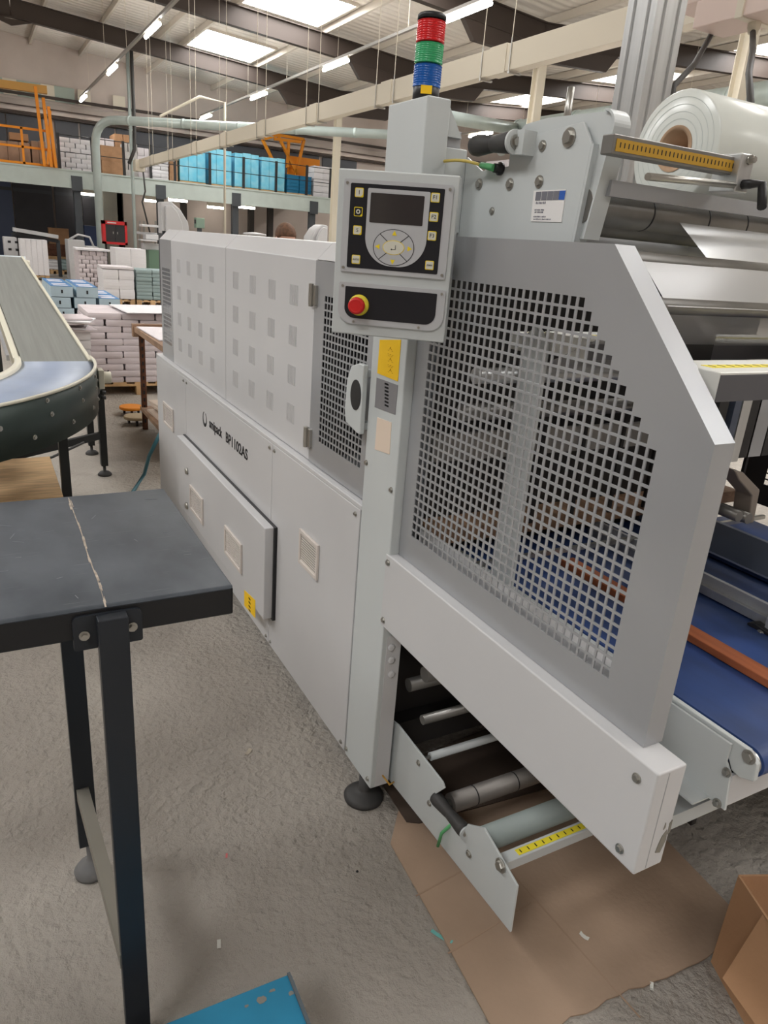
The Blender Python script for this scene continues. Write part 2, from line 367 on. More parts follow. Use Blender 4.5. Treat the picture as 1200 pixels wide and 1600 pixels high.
def perforated(name, outer, y0, z0, nc, nr, pit, hole, x, t, m, parent, mask=lambda i, j: True, rim=0, label=None):
    # sheet in the plane X=x; cells run from (y0,z0) towards -y and +z
    g = MB(); idx = {}; mg = (pit - hole) / 2
    def vid(u, w, xx):
        k = (round(u, 5), round(w, 5), xx)
        if k not in idx: idx[k] = len(g.v); g.v.append(Vector((xx, u, w)))
        return idx[k]
    def face(*pts): g.f.append(tuple(vid(*p) for p in pts)); g.sm.append(False)
    cells = [(i, j) for i in range(nc) for j in range(nr) if mask(i, j)]
    for i, j in cells:
        a0 = y0 - i * pit; a1 = a0 - mg; a2 = a0 - pit + mg; a3 = a0 - pit; b0 = z0 + j * pit; b1 = b0 + mg; b2 = b0 + pit - mg; b3 = b0 + pit
        U = (a0, a1, a2, a3); Wz = (b0, b1, b2, b3)
        for xx in (x, x + t):
            for p in range(3):
                for q in range(3):
                    if p == 1 and q == 1: continue
                    face((U[p], Wz[q], xx), (U[p + 1], Wz[q], xx), (U[p + 1], Wz[q + 1], xx), (U[p], Wz[q + 1], xx))
        R = [(a1, b1), (a2, b1), (a2, b2), (a1, b2)]
        for k in range(4): p, q = R[k], R[(k + 1) % 4]; face((*p, x), (*q, x), (*q, x + t), (*p, x + t))
    cs = set(cells); nxt = {}
    for i, j in cells:               # outline of the perforated field
        c = [(i, j), (i + 1, j), (i + 1, j + 1), (i, j + 1)]
        for k, nb in enumerate(((i, j - 1), (i + 1, j), (i, j + 1), (i - 1, j))):
            if nb not in cs: nxt[c[k]] = c[(k + 1) % 4]
    s = next(iter(nxt)); loop = [s]; k = nxt[s]
    while k != s: loop.append(k); k = nxt[k]
    inner = [(y0 - i * pit, z0 + j * pit) for i, j in loop]
    pts = list(outer) + inner
    tr = tessellate_polygon([[Vector((*p, 0)) for p in outer], [Vector((*p, 0)) for p in inner]])
    for xx in (x, x + t):
        for tri in tr: face(*[(*pts[q], xx) for q in tri])
    n = len(outer); d = rim or t
    for k in range(n): p, q = outer[k], outer[(k + 1) % n]; face((*p, x), (*q, x), (*q, x + d), (*p, x + d))
    if rim:                           # folded return edge
        cy = sum(p[0] for p in outer) / n; cz = sum(p[1] for p in outer) / n
        ins = [(p[0] + (cy - p[0]) * .06, p[1] + (cz - p[1]) * .06) for p in outer]
        for k in range(n): p, q = outer[k], outer[(k + 1) % n]; r, s2 = ins[(k + 1) % n], ins[k]; face((*p, x + d), (*q, x + d), (*r, x + d), (*s2, x + d))
    return g.build(name, m, parent, label=label)
hw = perforated('hood_window', [(4.275, .922), (yS0 + .002, .922), (yS0 + .002, 1.546), (4.275, 1.546)], 4.235, 1.0, 9, 19, .0213, .0163, XH, .003, SILVER, mc, label='silver perforated end panel')
MB().prism([(XH, 1.546), (XH + .05, 1.598), (2.05, 1.6), (2.05, 1.57), (XH + .05, 1.57)], 'Y', yS0 + .002, 4.275).build('hood_end_cap', WHITE, mc)
dr = perforated('hood_door', [(yS2 - .002, .924), (1.685, .924), (1.685, 1.546), (yS2 - .002, 1.546)], 2.03, 1.005, 14, 21, .0213, .0163, XH - .004, .003, SILVER, mc, rim=.02, label='silver perforated door')
MB().prism([(XH, 1.548), (XH + .05, 1.598), (2.05, 1.6), (2.05, 1.57), (XH + .05, 1.57)], 'Y', 1.685, yS2 - .002).build('hood_cap', WHITE, mc)
for py in (461, 685):
    p = on(491 if py < 600 else 486, py, 'X', XH - .006); g = MB()
    g.box(XH - .014, XH, yS2 - .026, yS2 - .003, p.z - .03, p.z + .03).box(XH - .014, XH, yS2 + .003, yS2 + .026, p.z - .03, p.z + .03)
    g.cyl((XH - .016, yS2, p.z - .034), (XH - .016, yS2, p.z + .034), .007, 12)
    g.build('hinge', STEEL, dr, .002)
p = on(572, 618, 'X', XH - .02)
g = MB(); pr = [(1.76, p.z - .085), (1.69, p.z - .1), (1.67, p.z - .1), (1.67, p.z + .085), (1.70, p.z + .085), (1.745, p.z + .07), (1.765, p.z + .03), (1.77, p.z - .05)]
g.prism(pr, 'X', XH - .045, XH - .03); g.box(XH - .03, XH - .004, 1.675, 1.70, p.z - .09, p.z - .07).box(XH - .03, XH - .004, 1.675, 1.70, p.z + .05, p.z + .07)
hd = g.build('handle', WHITE2, dr, .004)
g = MB(); g.lathe([(.03, 0), (.03, .002)], (XH - .045, 1.705, p.z), (-1, 0, 0), 24); 
for v in g.v: v.z = p.z + (v.z - p.z) * 1.35
g.build('handle_recess', DARK, dr)
# ---- post
Y0, Y1 = 1.49, 1.665
post = MB().box(XF - .002, .938, Y0, Y1, .085, 1.905).build('post', WHITE2, mc, .004)
screws(post, [(1.508, 1.02), (1.652, 1.05), (1.655, .11), (1.508, .11)], XF - .002)
MB().box(.893, .938, Y0 - .0015, Y0, .09, .60).build('side_cover', WHITE, post)
for py in (1011, 1031, 1053):
    p = on(611, py, 'Y', Y0); MB().lathe([(.011, 0), (.011, .004), (.006, .006)], (p.x, Y0 - .001, p.z), (0, -1, 0), 16).build('plug', WHITE, post)
sticker(post, XF - .002, ((594, 531), (627, 531), (622, 596), (590, 583)), YEL, label='yellow safety label')
sticker(post, XF - .002, ((589, 590), (622, 602), (618, 648), (586, 636)), mat('grey type plate', (150, 150, 154), .4, .4), 'type_plate', 'grey type plate')
sticker(post, XF - .002, ((590, 652), (612, 660), (609, 710), (586, 702)), mat('faded cream label', (226, 208, 190), .7), label='faded cream label')
for i in range(7):
    p = on(604, 600 + i * 5.6, 'X', XF - .0035); text('|||||' * 2, .005, MY(p), 'printing', INK, post, sx=1.6)
for i in range(5):
    p = on(610, 545 + i * 8.5, 'X', XF - .0035); text('-_--_-' if i % 2 else '_-^-_', .012, MY(p), 'printing', mat('amber print', (196, 140, 10), .6), post)
g = MB(); g.lathe([(.060, 0), (.062, .009), (.052, .018), (.034, .026), (.022, .03), (.018, .034), (.018, .085)], on(568, 1245, 'Z', 0) , (0, 0, 1), 28)
g.v = [v - Vector((0, 0, 0)) for v in g.v]; g.build('foot', RUBBER, mc)
for yy in (4.2,):
    MB().lathe([(.055, 0), (.055, .02), (.02, .04), (.016, .1)], (1.0, yy, 0), (0, 0, 1), 20).build('foot', RUBBER, mc)
for xx, yy in ((2.05, 1.8), (2.05, 4.2)): MB().lathe([(.055, 0), (.055, .02), (.02, .04), (.016, .1)], (xx, yy, 0), (0, 0, 1), 20).build('foot', RUBBER, mc)
# top of post: wedge cap and junction boxes
MB().prism([(XF + .06, 1.895), (XF + .06, 1.835), (XF + .1, 1.835)], 'Y', Y0 + .01, Y1 - .02).build('post_gusset', WHITE2, mc)
MB().box(.938, 1.0, Y0 + .012, Y1 - .01, 1.64, 1.815).build('junction_box', WHITE2, mc, .003)
MB().box(.938, .985, Y0 + .02, Y1 - .02, 1.815, 1.85).build('junction_lid', SILVER, mc, .002)
# ---- signal tower
SX, SY = .945, 1.56
c = on(666, 140, 'Y', SY); SX = c.x
zt0 = 1.905
k = (c - EYE).length / 1.9
tw = MB().cyl((SX, SY, zt0 - .02), (SX, SY, zt0 + .045), .029, 24).build('signal_tower', DARK, mc)
MB().box(SX - .03, .94, SY - .03, SY + .03, zt0 - .03, zt0 - .018).build('tower_bracket', WHITE2, tw)
zz = [on(668 - i, y, 'Y', SY).z for i, y in enumerate((139, 101, 67, 30, 20))]
for i, (nm, cl) in enumerate((('blue', (22, 92, 176)), ('green', (58, 168, 110)), ('red', (214, 34, 38)))):
    prof = []; n = 9; h = zz[i + 1] - zz[i]
    for q in range(n):
        z = zz[i] + h * (.04 + .92 * q / n); prof += [(.0295, z - zz[i]), (.031, z - zz[i] + h / n * .45), (.0295, z - zz[i] + h / n * .9)]
    prof = [(.026, 0), (.031, .002)] + prof + [(.031, h - .003), (.026, h)]
    MB().lathe(prof, (SX, SY, zz[i]), (0, 0, 1), 28).build(nm + '_lens', mat(nm + ' lens', cl, .18, var=.0), tw, label=nm + ' ribbed lamp lens')
MB().lathe([(.031, 0), (.031, zz[4] - zz[3] - .003), (.028, zz[4] - zz[3])], (SX, SY, zz[3]), (0, 0, 1), 28).build('tower_cap', DARK, tw)
MB(frame(V(SX, SY, zt0 + .018) + V(-.5, -.866, 0) * .027, V(.866, -.5, 0), V(0, 0, 1), V(-.5, -.866, 0))).box(-.012, .012, -.008, .008, 0, .004).build('tower_label', YEL, tw)
# ---- control box
PL = V(.665, 1.455, 0); PR = V(.858, 1.305, 0); pz0, pz1 = 1.417, 1.740
U = (PR - PL).normalized(); N = V(U.y, -U.x, 0); N = N if N.dot(V(-.5, -.8, 0)) > 0 else -N
PC = (PL + PR) / 2 + V(0, 0, (pz0 + pz1) / 2); PWd = (PR - PL).length; PH = pz1 - pz0
FM = frame(PC, U, V(0, 0, 1), N); FI = FM.inverted()
def pl(zx, zy):                       # pixel of the enlarged panel view -> coordinates on the panel face
    d = ray(500 + zx / 4.85, 230 + zy / 4.85); t = (PC - EYE).dot(N) / d.dot(N); q = FI @ (EYE + d * t); return q.x, q.y
def plate(name, pts, z0, z1, m, parent, bevel=0, label=None):
    return MB(FM).prism(pts, 'Z', z0, z1).build(name, m, parent, bevel, label=label)
def rrect(x0, x1, y0, y1, rs, n=6):   # rs radii: bl, br, tr, tl
    out = []
    for cx, cy, r, a in ((x0, y0, rs[0], 180), (x1, y0, rs[1], 270), (x1, y1, rs[2], 0), (x0, y1, rs[3], 90)):
        sx = 1 if cx == x0 else -1; sy = 1 if cy == y0 else -1
        for k in range(n + 1):
            t = math.radians(a + 90 * k / n); out.append((cx + sx * r + r * math.cos(t), cy + sy * r + r * math.sin(t)))
    return out
cb = plate('control_box', [(-PWd / 2, -PH / 2), (PWd / 2, -PH / 2), (PWd / 2, PH / 2), (-PWd / 2, PH / 2)], -.055, 0, WHITE2, mc, .003, 'grey control panel box')
MB().bar(PC - N * .05, V(.9, 1.57, PC.z), .06, .12).build('panel_arm', WHITE2, mc)
def rng(p, q): (a, b), (c_, d) = p, q; return min(a, c_), max(a, c_), min(b, d), max(b, d)
x0, x1, y0, y1 = rng(pl(190, 235), pl(948, 1004))
FAS = mat('silver fascia', (192, 194, 197), .35, .15); BLK = mat('panel black', (28, 28, 34), .35)
fa = plate('fascia', rrect(x0, x1, y0, y1, (.004,) * 4), 0, .005, FAS, cb, .0015)
for xx in (x0 + .007, x1 - .007):
    for yy in (y0 + .008, y1 - .008): MB(FM).lathe([(.003, 0), (.003, .002)], (xx, yy, .005), (0, 0, 1), 12).build('screw', STEEL, fa) if False else MB(FM).lathe([(.003, 0), (.003, .002)], (xx, yy, .005), (0, 0, 1), 12).build('screw', STEEL, cb)
x0, x1, y0, y1 = rng(pl(240, 270), pl(890, 965))
plate('keypad', rrect(x0, x1, y0, y1, (.003,) * 4), .005, .0058, BLK, cb)
xa, xb, ya, yb = rng(pl(370, 310), pl(790, 925))
W2 = xb - xa; plate('display_surround', rrect(xa, xb, ya, yb, (W2 * .44, W2 * .44, .003, .003), 14), .0058, .0066, FAS, cb)
xa, xb, ya, yb = rng(pl(392, 345), pl(778, 600))
plate('screen', rrect(xa, xb, ya, yb, (.002,) * 4), .0066, .0072, mat('dark glossy display', (58, 54, 54), .08), cb)
KEY = mat('pale key', (214, 212, 198), .5); KYEL = mat('key yellow', (240, 214, 40), .5)
def key(zx, zy, s, txt, m=KEY, tm=INK, ts=.0085):
    cx, cy = pl(zx, zy); h = .0088
    k = plate('key', rrect(cx - h, cx + h, cy - h, cy + h, (.002,) * 4, 3), .0058, .0066, KYEL, cb)
    plate('key_face', rrect(cx - h + .0014, cx + h - .0014, cy - h + .0014, cy + h - .0014, (.0015,) * 4, 3), .0066, .0072, m, cb)
    if txt: text(txt, ts, FM @ Matrix.Translation((cx, cy, .0073)), 'key_text', tm, cb)
    return cx, cy
key(303, 345, 1, 'I', ts=.011); cx, cy = key(295, 490, 1, '', INK); key(288, 630, 1, 'S', ts=.010); key(277, 850, 1, 'AUTO', ts=.005)
g = MB(FM); g.lathe([(.0045, .0074), (.0045, .0078), (.0022, .0078), (.0022, .0074)], (cx, cy, 0), (0, 0, 1), 16, False); g.build('key_text', KEY, cb)
for zx, zy in ((303, 345), (295, 490), (288, 630)):
    cx, cy = pl(zx, zy); plate('key_corner', [(cx + .008, cy - .008), (cx + .008, cy - .003), (cx + .003, cy - .008)], .0072, .0076, KYEL, cb)
for zx, zy, s in ((877, 384, 'F1'), (865, 530, 'F2'), (851, 673, 'F3')): key(zx, zy, 1, s, ts=.0105)
key(832, 895, 1, 'MAN', ts=.005)
cx, cy = pl(561, 762); R = abs(pl(718, 770)[0] - pl(403, 750)[0]) / 2 * .99; RV = abs(pl(561, 622)[1] - pl(561, 900)[1]) / 2
def ell(a, b, n=36): return [(cx + a * math.cos(2 * math.pi * k / n), cy + b * math.sin(2 * math.pi * k / n)) for k in range(n)]
plate('arrow_pad', ell(R, RV), .0066, .007, BLK, cb)
plate('arrow_pad_face', ell(R * .965, RV * .965), .007, .0072, FAS, cb)
g = MB(FM)
for t in (45, 135, 225, 315):
    t = math.radians(t); g.bar((cx + R * .4 * math.cos(t), cy + RV * .4 * math.sin(t), .0072), (cx + R * .97 * math.cos(t), cy + RV * .97 * math.sin(t), .0072), .0014, .0006)
g.build('pad_divider', BLK, cb)
plate('enter_key', ell(R * .53, RV * .40), .0072, .0076, KYEL, cb); plate('enter_key_face', ell(R * .50, RV * .37), .0076, .008, KEY, cb)
g = MB(FM); g.bar((cx + .004, cy + .005, .0082), (cx + .004, cy - .004, .0082), .001, .0004).bar((cx + .004, cy - .0035, .0082), (cx - .003, cy - .0035, .0082), .001, .0004)
g.prism([(cx - .006, cy - .0035), (cx - .003, cy - .0055), (cx - .003, cy - .0015)], 'Z', .008, .0084); g.build('key_text', INK, cb)
for dx, dy, a in ((0, .76, 90), (0, -.76, 270), (-.76, 0, 180), (.76, 0, 0)):
    ox, oy = cx + dx * R, cy + dy * RV; s = .006
    plate('arrow', [(ox + s * math.cos(math.radians(a + q)), oy + s * math.sin(math.radians(a + q))) for q in (0, 125, 235)], .0072, .0077, KYEL, cb)
x0, x1, y0, y1 = rng(pl(150, 1015), pl(925, 1400))
lp = plate('stop_fascia', rrect(x0, x1, y0, y1, (.03, .03, .004, .004), 8), 0, .005, FAS, cb, .0015)
x2, x3, y2, y3 = rng(pl(198, 1050), pl(868, 1350))
plate('stop_plate', rrect(x2, x3, y2, y3, (.022, .022, .002, .002), 8), .005, .0058, BLK, cb)
for xx, yy in ((x0 + .008, y1 - .008), (x1 - .008, y1 - .008), (x0 + .035, y0 + .005), (x1 - .05, y0 + .005)): MB(FM).lathe([(.0028, 0), (.0028, .0015)], (xx, yy, .005), (0, 0, 1), 12).build('screw', STEEL, cb)
cx, cy = pl(300, 1195)
MB(FM).lathe([(.0215, 0), (.0215, .004), (.015, .006)], (cx, cy, .0058), (0, 0, 1), 28).build('stop_collar', mat('stop yellow', (222, 206, 60), .45), cb)
MB(FM).lathe([(.010, 0), (.010, .016), (.0165, .018), (.0175, .026), (.0165, .034), (.012, .037), (.011, .036)], (cx, cy, .006), (0, 0, 1), 28).build('stop_button', mat('stop red', (206, 36, 36), .35), cb, label='red mushroom stop button')
# ---- mesh guard
XG = .904
nc, nr, pit = 33, 30, .02097
go = [(1.488, .846), (.647, .846), (.649, 1.3696), (.910, 1.6305), (1.488, 1.6305)]
gd = perforated('guard_panel', go, 1.4362, .9166, nc, nr, pit, .0162, XG, .003, SILVER, mc, mask=lambda i, j: (i + j) <= (nc - 1) + (nr - 1) - 10, rim=.045, label='silver sheet guard with square perforations')
MB().box(XG + .05, XG + .09, .70, .775, .6, 1.36).build('guard_post', WHITE, mc, .002)
MB().box(XG + .045, XG + .085, .70, 1.55, .845, .905).build('guard_sill', WHITE, mc, .002)
p = on(1080, 745, 'Y', .70)
# ---- front beam
bm_ = MB().box(XF - .004, XG + .04, .588, 1.507, .634, .845).build('front_beam', WHITE, mc, .004)
MB().box(XF + .022, XF + .0235, .5875, .589, .64, .84).build('beam_seam', SILVER, bm_)
screws(bm_, [(.625, .81), (.625, .66), (1.49, .825), (1.49, .655)], XF - .004, .006)
for pc in ([(.918, .668), (.93, .664), (.938, .69), (.934, .712), (.925, .70), (.921, .685)], [(.938, .70), (.943, .705), (.942, .73), (.937, .725)], [(.924, .715), (.928, .72), (.926, .73)]): MB().prism(pc, 'Y', .5868, .5885).build('paint_chip', mat('bare chipped steel', (138, 134, 124), .6, .3), bm_)
# ---- frame behind
for y, z in ((1.48, .7),): MB().box(.95, 2.2, 1.6, 1.66, .1, .2).build('cross_member', INSIDE, mc)  # interior shade is put into its colour by the dark tone
MB().box(2.24, 2.26, .64, 1.66, .04, .62).build('rear_shade_panel', INSIDE, mc)  # added panel, closes the back so the lower interior stays dark
MB().box(1.16, 2.24, .64, 1.56, .64, .655).build('shade_tray', INSIDE, mc)  # added plate, keeps light from above off the lower rollers
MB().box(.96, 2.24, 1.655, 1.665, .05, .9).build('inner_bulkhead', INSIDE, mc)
MB().box(.99, 1.05, .95, 1.5, .62, .68).build('frame_rail', WHITE, mc)
# ---- upper film bracket
XU = 1.0
ub = [on(697, 262, 'X', XU), on(740, 345, 'X', XU)]
P = [(1.63, 1.632), (1.118, 1.632), (1.105, 1.80), (1.135, 1.838), (1.34, 1.822), (1.345, 1.775), (1.44, 1.77), (1.50, 1.80), (1.63, 1.81)]
up = MB().prism(P, 'X', XU, XU + .006).build('upper_bracket', WHITE2, mc, .002)
MB().prism([(1.118, 1.632), (1.112, 1.632), (1.099, 1.80), (1.105, 1.80)], 'X', XU, XU + .03).build('bracket_flange', WHITE2, up)
# rounded end of the unwinder arm
arcp = [(1.092 - .026 * math.cos(math.radians(t)), 1.826 + .026 * math.sin(math.radians(t))) for t in range(0, 91, 10)]
MB().prism([(1.30, 1.64), (1.098, 1.64)] + arcp + [(1.25, 1.857), (1.32, 1.852), (1.36, 1.825), (1.36, 1.64)], 'X', XU + .012, XU + .034).build('arm_end', WHITE2, up)
arc2 = [(1.092 - .030 * math.cos(math.radians(t)), 1.826 + .030 * math.sin(math.radians(t))) for t in range(0, 91, 10)]
MB().prism([(1.098, 1.64)] + arcp + arc2[::-1] + [(1.094, 1.64)], 'X', XU + .006, XU + .045).build('arm_band', WHITE2, up)
for px, py, r in ((890, 215, .0115), (848, 228, .007), (843, 284, .008), (797, 288, .008), (749, 288, .008), (769, 330, .0055)):
    p = on(px, py, 'X', XU); bolt(up, (XU, p.y, p.z), (-1, 0, 0), r, r * .8)
bolt(up, (1.018, 1.1075, 1.70), (0, -1, .07), .005, .006)
def grip(parent, a, b, r=.02):
    a = Vector(a); b = Vector(b); L = (b - a).length
    MB().lathe([(r * .3, 0), (r * .95, .002), (r * 1.02, L * .1), (r * .78, L * .48), (r * .7, L * .5), (r * .78, L * .52), (r * 1.0, L * .92), (r * .95, L - .002), (r * .3, L)], a, b - a, 24).build('grip', RUBBER, parent, label='black hourglass rubber grip roller')
XGp = .985
pa = on(742, 228, 'X', XGp - .015); pb = on(803, 222, 'X', XGp - .015)
grip(up, pa, pb, .021)
MB().lathe([(.023, 0), (.023, .006)], pb, (pb - pa), 24).build('grip_flange', WHITE2, up)
MB().prism([(pb.y, pb.z - .022), (pb.y, pb.z + .022), (pb.y - .03, pb.z + .02), (pb.y - .03, pb.z - .024)], 'X', pb.x, XU + .002).build('grip_lug', WHITE2, up)
bolt(up, pb + (pb - pa).normalized() * .006, (pb - pa), .009, .008)
# gland, green connector and yellow wire
p = on(783, 264, 'X', XU); MB().lathe([(.013, 0), (.013, .006), (.009, .008), (.009, .018)], p, (-1, 0, 0), 20).build('gland', DARK, up)
q = on(752, 258, 'X', XU - .02)
MB().cyl(p - V(.018, 0, 0), q, .0075, 12, .006).build('connector', mat('green plug', (92, 168, 110), .5), up)
r_ = on(687, 253, 'Y', 1.50)
MB().tube([q.lerp(V(r_.x, 1.50, r_.z), t / 8) + V(0, 0, .006 * math.sin(math.pi * t / 8)) for t in range(9)], .0032, 8).build('earth_wire', mat('yellow wire', (206, 184, 96), .5), up)
# business label on the bracket
lb = [on(x, y, 'X', XU - .0015) for x, y in ((834, 298), (884, 296), (877, 347), (829, 346))]
lab = MB().prism([(p.y, p.z) for p in lb], 'X', XU - .0015, XU).build('contact_label', mat('white label', (232, 230, 228), .6), up, label='white contact label with printed logo blocks')
for i in range(5):
    p = on(841 + i * 9.3, 306.5 - i * .4, 'X', XU - .002); hw_ = .008
    MB().box(XU - .0022, XU - .0015, p.y - hw_, p.y + hw_, p.z - .008, p.z + .008).build('logo_block', mat('print blue', (44, 92, 178), .6) if i == 4 else mat('print grey', (118, 118, 126), .6), up)
for px, py, n_, w_, h_ in ((837.5, 317, 7, .0032, .0045), (835.5, 328, 8, .0028, .003), (835.5, 331.5, 7, .0028, .003), (833.5, 338.5, 10, .0028, .0028), (833.5, 342.5, 14, .0028, .0028)):
    p = on(px, py, 'X', XU - .0017); g = MB(); random.seed(int(py))     # fine print, too small to read in the photograph
    for k in range(n_): y = p.y - k * w_ * 1.35; g.box(XU - .0019, XU - .0015, y - w_ * random.uniform(.5, 1), y, p.z - h_ / 2, p.z + h_ / 2 * random.uniform(.5, 1))
    g.build('fine_print', mat('faint print', (96, 96, 110), .6), up, kind='stuff')
# ---- scale bar of the unwinder
YS = 1.03
a = on(945, 225, 'Y', YS); b = on(1150, 262, 'Y', YS)
sb = MB().box(a.x + .005, b.x, YS - .014, YS + .014, a.z - .015, a.z + .016).build('scale_bar', ROLLER, mc, .002, label='steel scale bar with amber ruler')
MB().cyl((1.02, YS + .01, a.z), (a.x + .01, YS, a.z), .014, 16).build('bar_end', STEEL, sb)
MB().box(a.x + .012, b.x - .018, YS - .0152, YS - .014, a.z - .010, a.z + .009).build('ruler_tape', OLDTAPE, sb)
g = MB()
n = 30
for i in range(n):
    x = a.x + .02 + (b.x - a.x - .05) * i / (n - 1); g.box(x, x + .0022, YS - .0156, YS - .0152, a.z - .004, a.z + .004)
g.build('ruler_marks', INK, sb, kind='stuff')
cl_ = MB().box(b.x - .028, b.x + .01, YS - .03, YS + .03, a.z - .045, a.z + .022).build('slider_block', ALU, mc, .003, label='aluminium clamp block')
bolt(cl_, (b.x - .005, YS - .03, a.z + .012), (0, -1, 0), .006, .012)
MB().tube([(b.x - .008, YS - .03, a.z - .03), (b.x - .008, YS - .045, a.z - .03), (b.x + .02, YS - .05, a.z - .028), (b.x + .0, YS - .075, a.z - .07)], .0085, 10).build('clamp_lever', DARK, cl_)
e = on(1012, 276, 'Y', .93); MB().cyl(V(b.x - .01, YS - .02, a.z - .032), e, .006, 12).build('guide_pin', STEEL, cl_)
# ---- film roll (rests on the unwinder rollers)
XR = 1.42
ct = on(1054, 229, 'X', XR); tp = on(1088, 136, 'X', XR); bt = on(1022, 322, 'X', XR)
RR = ((tp - bt).length) / 2 * .98; RC = (tp + bt) / 2
RC = V(XR, ct.y, RC.z)
FILM = mat('translucent white film', (226, 230, 224), .22, var=.04, vs=3, ior=1.5)
fr_ = thing('film_roll', 'large roll of translucent white shrink film on top of the machine', 'film roll', (2.0, RC.y, RC.z - RR))
g = MB(); L = 1.15; ri = RR * .40
g.lathe([(ri, 0), (RR - .004, 0), (RR, .004), (RR, L), (ri, L), (ri, 0)], RC, (1, 0, 0), 56, False); g.build('film', FILM, fr_)
g = MB(); g.lathe([(ri, -.002), (ri, L + .002), (ri * .82, L + .002), (ri * .82, -.002), (ri, -.002)], RC, (1, 0, 0), 40, False)
g.build('core', mat('cardboard core', (190, 158, 128), .8, var=.15, vs=12), fr_, label='brown cardboard core')
g = MB()
for k in range(4):
    rr = RR * (.5 + .12 * k); g.lathe([(rr, -.0005), (rr + .0012, -.0005)], RC, (1, 0, 0), 48, False)
g.build('winding_rings', mat('film edge', (204, 210, 206), .4), fr_)
# unwinder bed: plate edge + rollers along X
YP = 1.07
a = on(925, 290, 'Y', YP)
ubd = MB().box(1.03, 2.6, YP, YP + .012, a.z - .013, a.z + .014).build('unwinder_plate', SILVER, mc)
def roller(px, py, y, r, x0=1.01, x1=2.6, rings=(), m=ROLLER, name='roller'):
    z = on(px, py, 'Y', y).z
    o = MB().cyl((x0, y, z), (x1, y, z), r, 24).build(name, m, mc)
    for t in rings: MB().lathe([(r + .0008, 0), (r + .0008, .004)], (t, y, z), (1, 0, 0), 24).build('roller_ring', DARK, o)
    return z
zr1 = roller(950, 327, 1.12, .032, rings=(1.17, 1.33, 1.45, 1.53, 1.58, 1.63, 1.68, 1.73, 1.78, 1.85, 1.95, 2.05, 2.15))
roller(950, 352, 1.2, .024)
ZBR = RC.z - RR - .03
for dy in (-.07, .07):
    yy = RC.y + dy; zz_ = RC.z - math.sqrt((RR + .03) ** 2 - .07 ** 2)
    MB().cyl((1.05, yy, zz_), (2.6, yy, zz_), .03, 20).build('roller', ROLLER, mc)
roller(1000, 408, .98, .016); roller(1050, 478, .93, .015)
# film web between the rollers
W1 = on(1062, 345, 'Y', 1.09).x; W1b = on(1120, 396, 'Y', .963).x; W2_ = on(1002, 416, 'Y', .963).x; W3 = on(1046, 468, 'Y', .914).x
g = MB(); y1 = 1.12; z1 = zr1; y2 = .98; z2 = on(1000, 408, 'Y', .98).z; y3 = .93; z3 = on(1050, 478, 'Y', .93).z; y4 = 1.25; z4 = 1.36
for (ya_, za_, xa_), (yb_, zb__, xb_) in zip(((y1 - .03, z1 - .01, W1), (y2 - .017, z2, W2_), (y3 - .016, z3, W3)), ((y2 - .017, z2, W1b), (y3 - .016, z3, W3), (y4, z4, W3 - .02))):
    g.add([(xa_, ya_, za_), (2.5, ya_, za_), (2.5, yb_, zb__), (xb_, yb_, zb__)], [(0, 1, 2, 3)])
WEB = mat('clear film web', (214, 214, 212), .15, alpha=.62)
g.build('film_web', WEB, fr_, label='clear film web running down over rollers')
g = MB(); g.add([(1.06, 1.33, 1.64), (1.40, 1.33, 1.64), (1.36, y2 + .02, z2 - .02), (1.06, y2 + .05, z2 - .03)], [(0, 1, 2, 3)]); g.build('film_web', WEB, fr_)
MB().cyl((1.03, 1.34, 1.645), (2.6, 1.34, 1.645), .02, 20).build('roller', WHITE, mc)
# ---- scale rails inside, in front of the sealing frame
def rail(y, z, x0, x1, s=.045, tape=True, h=.04):
    o = MB().box(x0, x1, y - s / 2, y + s / 2, z - h, z).build('profile_rail', mat('pale anodised profile', (226, 226, 220), .45, .25), mc, .002)
    MB().box(x0 + .001, x1, y - s / 2 - .001, y - s / 2, z - h, z - .004).build('rail_shadow_face', mat('shaded profile face', (92, 92, 96), .5, .3), o)  # shade of the rail front painted as a thin darker face
    if tape:
        MB().box(x0 + .03, x1, y - .018, y + .006, z, z + .0008).build('ruler_tape', mat('bright ruler yellow', (240, 222, 60), .5), o)
        g = MB()
        for i in range(28): x = x0 + .04 + i * .022; g.box(x, x + .003, y - .013, y + .001, z + .0008, z + .0012)
        g.build('ruler_marks', INK, o, kind='stuff')
    return o
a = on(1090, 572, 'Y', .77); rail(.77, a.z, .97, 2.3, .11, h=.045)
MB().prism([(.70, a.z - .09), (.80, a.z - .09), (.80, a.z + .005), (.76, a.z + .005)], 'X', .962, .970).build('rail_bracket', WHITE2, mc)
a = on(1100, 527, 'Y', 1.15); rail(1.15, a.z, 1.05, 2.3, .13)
DK = mat('dark bracket', (38, 37, 38), .45)
for xx, yy in ((1.30, 1.13), (1.78, 1.05)):
    z = a.z; g = MB(); g.prism([(xx - .12, z - .06), (xx + .12, z - .06), (xx + .12, z + .015), (xx + .02, z + .03), (xx - .12, z + .02)], 'Y', yy - .05, yy - .04); g.build('sensor_bracket', DK, mc)
    MB().lathe([(.018, 0), (.018, .045), (.016, .048)], (xx - .03, yy - .02, z + .012), (0, 0, 1), 16).build('knob', STEEL, mc)
